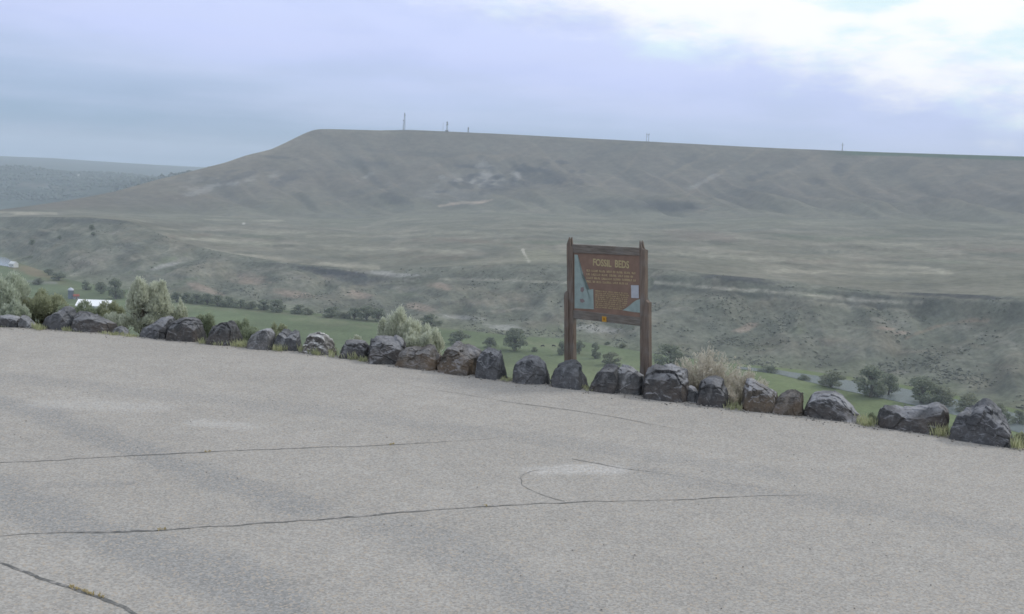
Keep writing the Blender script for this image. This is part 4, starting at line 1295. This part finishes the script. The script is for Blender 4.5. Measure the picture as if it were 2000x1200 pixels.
ROW = [(345, 590, 26, 20), (365, 591, 24, 20), (385, 593, 27, 20), (405, 595, 26, 22), (426, 598, 28, 22), (448, 600, 26, 20), (470, 602, 24, 18), (491, 604, 24, 17), (515, 606, 28, 20), (541, 609, 34, 24),
       (583, 613, 28, 18), (602, 615, 20, 15), (648, 620, 32, 21), (672, 622, 22, 14), (692, 624, 28, 24), (716, 626, 36, 30), (740, 628, 28, 26)]
ORD = ['first', 'second', 'third', 'fourth', 'fifth', 'sixth', 'seventh', 'eighth', 'ninth', 'tenth', 'eleventh', 'twelfth', 'thirteenth', 'fourteenth', 'fifteenth', 'sixteenth', 'last']
for k, q in enumerate(ROW):
    q = (q[0], q[1], q[2] * 1.35, q[3] * 1.05)
    tree(*q, ORD[k] + ' dark tree from the sagebrush end of the row edging the green field', 'row of trees along the far edge of the green field', pale=(k in (7, 11, 13)))
G2 = 'trees and bushes on the valley floor'
for q, lab, pale in [
    ((168, 567, 24, 18), 'small dark round tree above the white barn roof', False),
    ((197, 574, 30, 24), 'dark tree left of the tall sagebrush beyond the white barn', False),
    ((226, 584, 44, 40), 'bushy dark tree standing half behind the tall pale sagebrush', False),
    ((60, 512, 40, 12), 'low dark tree clump beside the far small white house', False),
    ((115, 548, 36, 16), 'dark grey-green tree on the bare flat before the far bluff', False),
    ((95, 538, 22, 14), 'small dark tree on the orange flat below the far bluff', False),
    ((75, 556, 26, 14), 'grey-green tree beside the pale track on the flat', True),
    ((842, 636, 56, 24), 'wide dark bush above and right of the lower pale sagebrush', False),
    ((896, 673, 54, 30), 'dark bush in the field above the peaked brown boulder', False),
    ((957, 680, 34, 24), 'small dark bush touching the big round tree in the field', False),
    ((1005, 685, 62, 48), 'big round dark tree alone in the green field, left of the sign', False),
    ((1044, 687, 18, 10), 'tiny bush between the big round tree and the cattle', False),
    ((1098, 694, 30, 30), 'dark tree half hidden by the left sign post', False),
    ((1131, 692, 26, 30), 'dark tree just inside the left sign post', False),
    ((1162, 701, 26, 34), 'round green tree framed between the sign posts', False),
    ((1194, 714, 46, 30), 'pale grey-green bush framed between the sign posts', True),
    ((1186, 674, 16, 8), 'tiny bush high between the sign posts', False),
    ((1216, 680, 22, 12), 'small grey-green bush just left of the right sign post', True),
    ((1308, 718, 74, 48), 'broad dark green tree between the right sign post and tan dry shrub', False),
    ((1624, 757, 60, 36), 'brownish willow left of the largest riverside tree', True),
    ((1700, 776, 84, 62), 'largest rounded tree standing on the river bank', False),
    ((1736, 772, 46, 44), 'dark tree leaning on the right flank of the largest riverside tree', False),
    ((1798, 788, 74, 52), 'round willow right of the river gap', False),
    ((1838, 790, 60, 38), 'pale willow overlapping the round willow by the river', True),
    ((1890, 804, 70, 36), 'pale green willow above the massive end boulder', True),
    ((1950, 812, 40, 26), 'small willow right above the massive end boulder', True),
    ((1965, 830, 30, 24), 'dark shrub by the water beyond the end of the boulder row', False),
    ((1990, 828, 30, 26), 'dark shrub at the water cut by the edge of the view', False),
    ((1768, 799, 14, 10), 'tiny brown bush peeping over the saddle-backed boulder', True),
    ((1570, 742, 30, 10), 'low dark bush on the near river bank before the willows', False),
    ((1500, 726, 50, 12), 'low bush line above the lower straw-coloured shrub', False),
]:
    tree(*q, lab, G2, pale)
for q, lab in [((179, 450, 14, 12), 'dark juniper high on the far bluff, upper of two close together'), ((181, 461, 11, 8), 'dark juniper on the far bluff, lower of two close together'),
               ((117, 468, 10, 8), 'small juniper on the far bluff left of the close pair'), ((62, 478, 16, 10), 'wide dark juniper low on the far bluff above the white house')]:
    tree(*q, lab, 'junipers on the far bluff', seg='bluff', name='juniper')

# far wooded hillside: one mass
g = np.random.default_rng(77)
Vb, Xb, Yb, _, _ = TERR['wooded_hills']
sel = np.where((Xb > -80) & (Xb < 460) & (Yb < 392) & (Yb > 318))[0]
fm = fbm(Vb[sel, 0] / 350, Vb[sel, 1] / 350, 3, 600)
sel = sel[fm > -0.12]
pick = g.choice(sel, size=min(2600, len(sel)), replace=True)


P = Vb[pick] + np.c_[g.normal(size=(len(pick), 2)) * 25, np.zeros(len(pick))]
o = blobs('woodland', P, g.uniform(9, 22, len(P)), g.uniform(7, 15, len(P)), simple('woodland_leaf', (0.075, 0.09, 0.07), 0.4, 0.02), g)
tag(o, 'far hillside covered in blue-green trees beyond the mesa foot', 'woodland', kind='stuff')
# sagebrush over the bluff
Vb, Xb, Yb, tb, _ = TERR['bluff']
vis = np.where((Xb > -60) & (Xb < 2060))[0]
dens = sstep(-0.15, 0.35, fbm(Vb[vis, 0] / 40, Vb[vis, 1] / 40, 3, 610)) + 0.12
tt = np.repeat(tb.ravel(), NC)[vis]
dens = dens ** 2.2 * (1.15 - 0.9 * tt) * np.where(Xb[vis] > 1200, 1.3, 0.8)
pick = g.choice(vis, size=4500, replace=True, p=dens / dens.sum())
P = Vb[pick] + np.c_[g.normal(size=(len(pick), 2)) * 1.2, np.zeros(len(pick))]
o = blobs('sagebrush_cover', P, g.uniform(0.7, 2.4, len(P)), g.uniform(0.4, 1.0, len(P)), simple('sagebrush_leaf', (0.145, 0.150, 0.122), 0.3, 0.15), g)
tag(o, 'dark low sagebrush dotted over the bluff across the valley', 'sagebrush', kind='stuff')

# ------------------------------------------------------------------ river
m, nt, b = newmat('river_water')
b.inputs['Base Color'].default_value = (0.20, 0.23, 0.23, 1)
b.inputs['Roughness'].default_value = 0.12
b.inputs['Specular IOR Level'].default_value = 0.5
v = coords(nt); bump(nt, b, nz(nt, 0.5, 3, v), 0.15, 0.2)


def river(near_pts, far_pts):
    A = [ground(x, y, VZ + 0.25) for x, y in near_pts]; Bq = [ground(x, y, VZ + 0.25) for x, y in far_pts]
    n = len(A)
    me = bpy.data.meshes.new('river')
    me.from_pydata([tuple(p) for p in A + Bq], [], [(i, i + 1, n + i + 1, n + i) for i in range(n - 1)])
    o = link('river', me, m); tag(o, kind='structure'); return o


river([(1440, 720), (1520, 731), (1580, 746), (1650, 763), (1760, 786), (1880, 814), (1990, 845), (2150, 880)],
      [(1440, 716), (1520, 723), (1580, 732), (1650, 742), (1760, 758), (1880, 783), (1990, 809), (2150, 835)])
river([(-160, 500), (-60, 508), (10, 520), (28, 523)], [(-160, 486), (-60, 494), (10, 503), (30, 513)])

# ------------------------------------------------------------------ buildings
WHITE = simple('white_roof_metal', (0.95, 0.95, 0.95), 0.02, 0.3, 0.4)
WALLW = simple('white_wall', (0.66, 0.66, 0.66), 0.08, 0.5)
GREYW = simple('grey_wall', (0.32, 0.33, 0.36), 0.1, 0.5)
SILOB = simple('silo_metal', (0.22, 0.25, 0.34), 0.12, 0.6, 0.5); SILOT = simple('silo_roof_metal', (0.50, 0.52, 0.58), 0.08, 0.6, 0.4)
REDR = simple('red_roof', (0.26, 0.08, 0.06), 0.15, 0.5)
GLASS = simple('dark_pane', (0.03, 0.035, 0.04), 0.1, 1, 0.1, spec=0.5)


def box_bm(bm, x0, x1, y0, y1, z0, z1):
    M = Matrix.Translation(((x0 + x1) / 2, (y0 + y1) / 2, (z0 + z1) / 2)) @ Matrix.Diagonal((x1 - x0, y1 - y0, z1 - z0, 1))
    bmesh.ops.create_cube(bm, size=1.0, matrix=M)


def bm_obj(name, bm, mat, parent):
    me = bpy.data.meshes.new(name); bm.to_mesh(me); bm.free()
    return link(name, me, mat, parent)


def gable(name, loc, rz, L, D, h, rise, wall, roof, label, cat, over=0.5):
    e = empty(name, loc, rz); tag(e, label, cat)
    bm = bmesh.new()
    pr = [(-D / 2, -1), (D / 2, -1), (D / 2, h), (0, h + rise), (-D / 2, h)]
    A = [bm.verts.new((-L / 2, y, z)) for y, z in pr]; Bv = [bm.verts.new((L / 2, y, z)) for y, z in pr]
    bm.faces.new(A); bm.faces.new(list(reversed(Bv)))
    for i in range(5):
        j = (i + 1) % 5
        if i in (2, 3): continue
        bm.faces.new((A[i], Bv[i], Bv[j], A[j]))
    bmesh.ops.recalc_face_normals(bm, faces=bm.faces)
    bm_obj('wall', bm, wall, e)
    bm = bmesh.new(); sl = rise / (D / 2); th = 0.25
    y1 = D / 2 + over; z1 = h - sl * over
    sec = [(-y1, z1 + 0.03), (0, h + rise + 0.03), (y1, z1 + 0.03), (y1, z1 + th), (0, h + rise + th), (-y1, z1 + th)]
    A = [bm.verts.new((-L / 2 - over, y, z)) for y, z in sec]; Bv = [bm.verts.new((L / 2 + over, y, z)) for y, z in sec]
    bm.faces.new(A); bm.faces.new(list(reversed(Bv)))
    for i in range(6):
        j = (i + 1) % 6
        bm.faces.new((A[i], Bv[i], Bv[j], A[j]))
    bmesh.ops.triangulate(bm, faces=[f for f in bm.faces if len(f.verts) > 4])
    bmesh.ops.recalc_face_normals(bm, faces=bm.faces)
    bm_obj('roof', bm, roof, e)
    bm = bmesh.new(); box_bm(bm, -L * 0.08, L * 0.08, -D / 2 - 0.06, -D / 2 + 0.02, 0, h * 0.8); bm_obj('door', bm, GREYW if wall is not GREYW else REDR, e)
    for sx in (-0.3, 0.3):
        bm = bmesh.new(); box_bm(bm, sx * L - L * 0.05, sx * L + L * 0.05, -D / 2 - 0.05, -D / 2 + 0.02, h * 0.4, h * 0.75); bm_obj('window', bm, GLASS, e)
    return e


p = ground(181, 606, VZ)
gable('barn', p + Vector((0, 6, 0)), R(4), 28, 17, 4.0, 4.2, WALLW, WHITE, 'long farm building with a bright white metal roof beyond the bushes', 'barn')
p = ground(138.5, 583, VZ)
e = empty('silo', p); tag(e, 'blue-grey round silo with a pale domed top beside the white-roofed barn', 'silo')
prof = [(2.55, -0.5), (2.55, 7.4), (2.75, 7.45), (2.75, 7.6)]


def lathe(name, prof, mat, parent, n=24):
    V = []; Fq = []
    for r_, z in prof:
        for k in range(n):
            V.append((r_ * math.cos(2 * math.pi * k / n), r_ * math.sin(2 * math.pi * k / n), z))
    for i in range(len(prof) - 1):
        for k in range(n):
            k2 = (k + 1) % n
            Fq.append((i * n + k, i * n + k2, (i + 1) * n + k2, (i + 1) * n + k))
    return link(name, np_mesh(name, V, Fq), mat, parent)


lathe('body', prof, SILOB, e)
lathe('dome', [(2.75, 7.62), (2.5, 8.5), (1.8, 9.3), (0.9, 9.8), (0.3, 9.95), (0.25, 10.3), (0.02, 10.35)], SILOT, e)
p = ground(149, 584, VZ)
gable('shed', p, R(25), 5, 4, 2.6, 1.6, GREYW, REDR, 'small red-roofed shed squeezed between the silo and the white barn', 'shed', 0.3)
p = ground(22, 523, VZ)
gable('farmhouse', p + Vector((0, 6, 0)), R(-30), 9, 6.5, 4.2, 2.4, WALLW, WALLW, 'small distant white house by the water at the edge of the view', 'house', 0.3)

# ------------------------------------------------------------------ cattle
COW = simple('cow_hide', (0.025, 0.024, 0.024), 0.3, 3)


def cow(px, py, rz, label):
    P = ground(px, py, VZ)
    bm = bmesh.new()
    pts = [((-1.0, 0, 1.18), .30), ((-0.6, 0, 1.15), .40), ((0, 0, 1.08), .43), ((0.6, 0, 1.12), .40), ((0.95, 0, 1.15), .27), ((1.3, 0, 0.85), .17), ((1.5, 0, 0.5), .15), ((1.68, 0, 0.25), .09)]
    vs = [bm.verts.new(p_) for p_, _ in pts]; rad = [r_ for _, r_ in pts]
    for a_, b_ in zip(vs[:-1], vs[1:]): bm.edges.new((a_, b_))
    for bx, i in ((-0.8, 1), (0.7, 3)):
        for sy in (-0.24, 0.24):
            k = bm.verts.new((bx, sy, 0.75)); rad.append(.17)
            k2 = bm.verts.new((bx + (0.08 if bx > 0 else -0.1), sy, 0.42)); rad.append(.09)
            k3 = bm.verts.new((bx, sy, 0.03)); rad.append(.075)
            bm.edges.new((vs[i], k)); bm.edges.new((k, k2)); bm.edges.new((k2, k3))
    t1 = bm.verts.new((-1.18, 0, 1.05)); t2 = bm.verts.new((-1.25, 0, 0.5)); rad += [.05, .05]
    bm.edges.new((vs[0], t1)); bm.edges.new((t1, t2))
    for sy in (-0.2, 0.2):
        k = bm.verts.new((1.28, sy, 0.92)); rad.append(.05); bm.edges.new((vs[5], k))
    me = bpy.data.meshes.new('cow'); bm.to_mesh(me); bm.free()
    o = link('cow', me, COW)
    md = o.modifiers.new('skin', 'SKIN'); 
    for sv, r_ in zip(me.skin_vertices[0].data, rad): sv.radius = (r_, r_)
    me.skin_vertices[0].data[2].use_root = True
    o.modifiers.new('sub', 'SUBSURF').levels = 1
    o.location = P + Vector((0, 0, 0.0)); o.rotation_euler = (0, 0, rz); o.scale = (1.15,) * 3
    tag(o, label, 'cow', 'cattle grazing in the valley')


cow(1060, 678, R(200), 'black cow grazing farther from the sign, nearer the big round tree')
cow(1081, 678, R(-10), 'black cow grazing nearer the left sign post')

# ------------------------------------------------------------------ masts on the mesa top
STEEL = simple('mast_steel', (0.10, 0.11, 0.125), 0.15, 0.4, 0.5)
DISH = simple('dish_paint', (0.16, 0.17, 0.19), 0.1, 0.4, 0.5)
WPOLE = simple('pole_wood', (0.10, 0.09, 0.085), 0.2, 0.4)


def bar(paths, a_, b_, r_): paths.append(([a_, b_], [r_, r_]))


def lattice(H_, w0, w1, n, r_):
    paths = []
    c = [(-1, -1), (1, -1), (1, 1), (-1, 1)]
    for k in range(n):
        za, zb = H_ * k / n, H_ * (k + 1) / n
        wa, wb = w0 + (w1 - w0) * k / n, w0 + (w1 - w0) * (k + 1) / n
        for i in range(4):
            j = (i + 1) % 4
            bar(paths, (c[i][0] * wa, c[i][1] * wa, za), (c[i][0] * wb, c[i][1] * wb, zb), r_)
            bar(paths, (c[i][0] * wa, c[i][1] * wa, za), (c[j][0] * wb, c[j][1] * wb, zb), r_ * 0.6)
            bar(paths, (c[i][0] * wb, c[i][1] * wb, zb), (c[j][0] * wb, c[j][1] * wb, zb), r_ * 0.6)
    return tubes('mast', paths, 4)


def drum(parent, loc, R_, dep, name='dish'):
    o = lathe(name, [(0.02, -dep / 2), (R_, -dep / 2), (R_, dep / 2), (R_ * 0.7, dep * 0.8), (0.02, dep)], DISH, parent, 14)
    o.location = loc; o.rotation_euler = (math.pi / 2, 0, 0)
    return o


GT = 'masts and poles on the mesa top'


def crest(px, back=25):
    Vm, Xm, Ym, _, rm = TERR['mesa']
    top = Vm[-NC:]; X = Xm[-NC:]
    k = int(np.argmin(np.abs(X - px)))
    P = Vector(top[k]); 
    return P


def hgt(px, yt, P): return at_range(px, yt, math.hypot(P.x, P.y)).z - P.z


P = crest(790); h = hgt(790, 222, P)
e = empty('antenna_tower', P); tag(e, 'tallest lattice antenna tower on the mesa top, with a dish halfway up', 'tower', GT)
link('mast', lattice(h + 1, 2.0, 0.8, 11, 0.30), STEEL, e)
drum(e, (-2.4, -1.5, h * 0.56), 1.7, 1.5); drum(e, (1.0, -1.5, h * 0.86), 1.5, 1.2)
link('antenna', tubes('antenna', [([(0, 0, h * 0.9), (0, 0, h + 3)], [0.5, 0.3]), ([(-2, 0, h * 0.97), (2, 0, h * 0.97)], [0.3, 0.3])], 5), STEEL, e)
P = crest(786.5); h = hgt(786, 240, P)
e = empty('antenna_mast', P); tag(e, 'thin whip mast standing close left of the tallest antenna tower', 'mast', GT)
link('pole', tubes('pole', [([(0, 0, -1), (0, 0, h)], [0.5, 0.3])], 6), STEEL, e)
link('antenna', tubes('antenna', [([(-0.9, 0, h * 0.8), (0.9, 0, h * 0.8)], [0.2, 0.2])], 5), STEEL, e)
P = crest(873); h = hgt(873, 238, P)
e = empty('antenna_tower', P); tag(e, 'shorter antenna tower with big drums on top and a hut at its foot', 'tower', GT)
link('mast', lattice(h, 1.6, 1.1, 6, 0.35), STEEL, e)
for q in ((0, -1.6, h * 0.92, 2.2), (1.4, -1.8, h * 0.72, 1.9), (-1.0, -1.6, h * 0.66, 1.5)):
    drum(e, q[:3], q[3], 1.6)
bm = bmesh.new(); box_bm(bm, -4.2, 4.2, -2.5, 2.5, -1, 3.0); bm_obj('hut', bm, DISH, e).location = (0.0, -4.5, 0)
P = crest(865); h = hgt(865, 240, P)
e = empty('antenna_mast', P); tag(e, 'slim pole mast beside the tower with big drums', 'mast', GT)
link('pole', tubes('pole', [([(0, 0, -1), (0, 0, h)], [0.40, 0.22])], 6), STEEL, e)
link('antenna', tubes('antenna', [([(-0.8, 0, h * 0.92), (0.8, 0, h * 0.92)], [0.2, 0.2])], 5), STEEL, e)
P = crest(914); h = hgt(914, 249, P)
e = empty('antenna_tower', P); tag(e, 'shortest stubby antenna tower on the mesa top', 'tower', GT)
link('mast', lattice(h, 1.7, 1.2, 4, 0.4), STEEL, e)
drum(e, (0.4, -1.8, h * 0.7), 2.0, 1.6)
P = crest(1265); h = hgt(1265, 260, P)
e = empty('power_pylon', P); tag(e, 'twin-legged power pylon on the rim above the sign', 'pylon', GT)
link('pole', tubes('pole', [([(-2.6, 0, -1), (-2.9, 0, h)], [0.55, 0.4])], 6), WPOLE, e)
link('pole', tubes('pole', [([(2.6, 0, -1), (2.9, 0, h)], [0.55, 0.4])], 6), WPOLE, e)
link('crossarm', tubes('crossarm', [([(-4.2, 0, h * 0.84), (4.2, 0, h * 0.84)], [0.5, 0.5]), ([(-2.7, 0, h * 0.5), (2.8, 0, h * 0.82)], [0.28, 0.28])], 5), WPOLE, e)
P = crest(1644); h = hgt(1644, 279, P)
e = empty('utility_pole', P); tag(e, 'single utility pole with a crossarm above the green strip of the mesa rim', 'utility pole', GT)
link('pole', tubes('pole', [([(0, 0, -1), (0, 0, h)], [0.9, 0.6])], 6), WPOLE, e)
link('crossarm', tubes('crossarm', [([(-4.0, 0, h * 0.72), (4.0, 0, h * 0.72)], [0.45, 0.45])], 5), WPOLE, e)

# ------------------------------------------------------------------ haze
me = bpy.data.meshes.new('haze')
bm = bmesh.new(); box_bm(bm, -13000, 13000, -200, 12500, VZ - 60, 215); bm.to_mesh(me); bm.free()
m = bpy.data.materials.new('haze_air'); m.use_nodes = True; nt = m.node_tree
for n_ in list(nt.nodes):
    if n_.type != 'OUTPUT_MATERIAL': nt.nodes.remove(n_)
pv = nt.nodes.new('ShaderNodeVolumePrincipled')
pv.inputs['Color'].default_value = (0.80, 0.90, 1.0, 1)
pv.inputs['Density'].default_value = 1.25e-4
pv.inputs['Anisotropy'].default_value = 0.0
nt.links.new(pv.outputs[0], [n_ for n_ in nt.nodes if n_.type == 'OUTPUT_MATERIAL'][0].inputs['Volume'])
hz = link('haze', me, m)
tag(hz, 'pale bluish haze filling the valley air', 'haze', kind='stuff')

# ------------------------------------------------------------------ sun and sky
SUN_AZ, SUN_EL = R(62), R(40)   # azimuth to the right of the view, ahead
sl = bpy.data.lights.new('sun', 'SUN'); sl.energy = 1.35; sl.angle = R(10); sl.color = (1.0, 0.96, 0.90)
so = bpy.data.objects.new('sun', sl)
d = Vector((math.sin(SUN_AZ) * math.cos(SUN_EL), math.cos(SUN_AZ) * math.cos(SUN_EL), math.sin(SUN_EL)))
so.rotation_euler = d.to_track_quat('Z', 'Y').to_euler(); so.location = (30, 30, 60)
col.objects.link(so)

w = bpy.data.worlds.new('World'); sc.world = w; w.use_nodes = True
nt = w.node_tree; nd = nt.nodes
bg = [n_ for n_ in nd if n_.type == 'BACKGROUND'][0]
STR = 0.1
bg.inputs['Strength'].default_value = STR
sky = nd.new('ShaderNodeTexSky'); sky.sky_type = 'NISHITA'; sky.sun_disc = False
sky.sun_elevation = SUN_EL; sky.sun_rotation = SUN_AZ
v = coords(nt, 'Generated')
sx = nd.new('ShaderNodeSeparateXYZ'); nt.links.new(v, sx.inputs[0])
azn = math_n(nt, 'MULTIPLY', math_n(nt, 'ARCTAN2', sx.outputs[0], sx.outputs[1]), 180 / math.pi)
eln = math_n(nt, 'MULTIPLY', math_n(nt, 'ARCSINE', sx.outputs[2]), 180 / math.pi)


def azel(sa, se, off):
    c = nd.new('ShaderNodeCombineXYZ')
    nt.links.new(math_n(nt, 'MULTIPLY', azn, sa), c.inputs[0]); nt.links.new(math_n(nt, 'MULTIPLY', eln, se), c.inputs[1]); c.inputs[2].default_value = off
    return c.outputs[0]


soft = nz(nt, 1.0, 5, azel(0.10, 0.34, 2.0), 0.5)
streaks = nz(nt, 1.0, 5, azel(0.07, 0.8, 7.0), 0.55)
puff = nz(nt, 1.0, 8, azel(0.20, 0.48, 12.0), 0.58)
# grey-blue base of the cloud deck, paler with height
el2 = math_n(nt, 'ADD', eln, math_n(nt, 'MULTIPLY', math_n(nt, 'SUBTRACT', soft, 0.5), 3.5))
elx = math_n(nt, 'ADD', el2, math_n(nt, 'MULTIPLY', azn, 0.07))
deck = ramp(nt, maprange(nt, elx, -2.0, 9.0, 0, 1, False), [(0.0, (0.26, 0.40, 0.61)), (0.26, (0.285, 0.43, 0.645)), (0.46, (0.50, 0.62, 0.90)), (0.66, (0.64, 0.72, 1.10)), (1.0, (0.72, 0.80, 1.14))])
deck = mixc(nt, maprange(nt, streaks, 0.35, 0.75, 0.0, 0.45), deck, (0.66, 0.73, 1.02))
deck = mixc(nt, maprange(nt, soft, 0.55, 0.35, 0.0, 0.25), deck, (0.46, 0.56, 0.82))
# bright broken cloud high on the right
edge = math_n(nt, 'SUBTRACT', 9.4, math_n(nt, 'MULTIPLY', azn, 0.19))
over = math_n(nt, 'ADD', math_n(nt, 'SUBTRACT', eln, edge), math_n(nt, 'MULTIPLY', math_n(nt, 'SUBTRACT', puff, 0.5), 7.0))
bright = maprange(nt, over, -2.5, 1.3)
cyan = maprange(nt, nz(nt, 1.0, 6, azel(0.13, 0.38, 21.0), 0.55), 0.44, 0.62)
lit = mixc(nt, cyan, (1.15, 1.15, 1.15), (0.82, 1.02, 1.06))
cl = mixc(nt, math_n(nt, 'MULTIPLY', bright, 0.95), deck, lit)
# the deck overhead and behind
high = maprange(nt, eln, 10.0, 30.0)
cl = mixc(nt, high, cl, (0.86, 0.93, 1.05))
sn2 = nd.new('ShaderNodeVectorMath'); sn2.operation = 'SCALE'; nt.links.new(cl, sn2.inputs[0]); sn2.inputs['Scale'].default_value = 1.0 / STR
fin = mixc(nt, 0.93, sky.outputs[0], sn2.outputs[0])
nt.links.new(fin, bg.inputs['Color'])

# ------------------------------------------------------------------ render settings
sc.view_settings.view_transform = 'Standard'
sc.view_settings.look = 'None'
sc.view_settings.exposure = 0.0
sc.view_settings.gamma = 1.0
sc.render.engine = 'CYCLES'
sc.cycles.use_denoising = True
sc.cycles.max_bounces = 8
sc.cycles.volume_bounces = 1
sc.cycles.diffuse_bounces = 5
sc.cycles.transmission_bounces = 5
sc.cycles.filter_width = 1.6
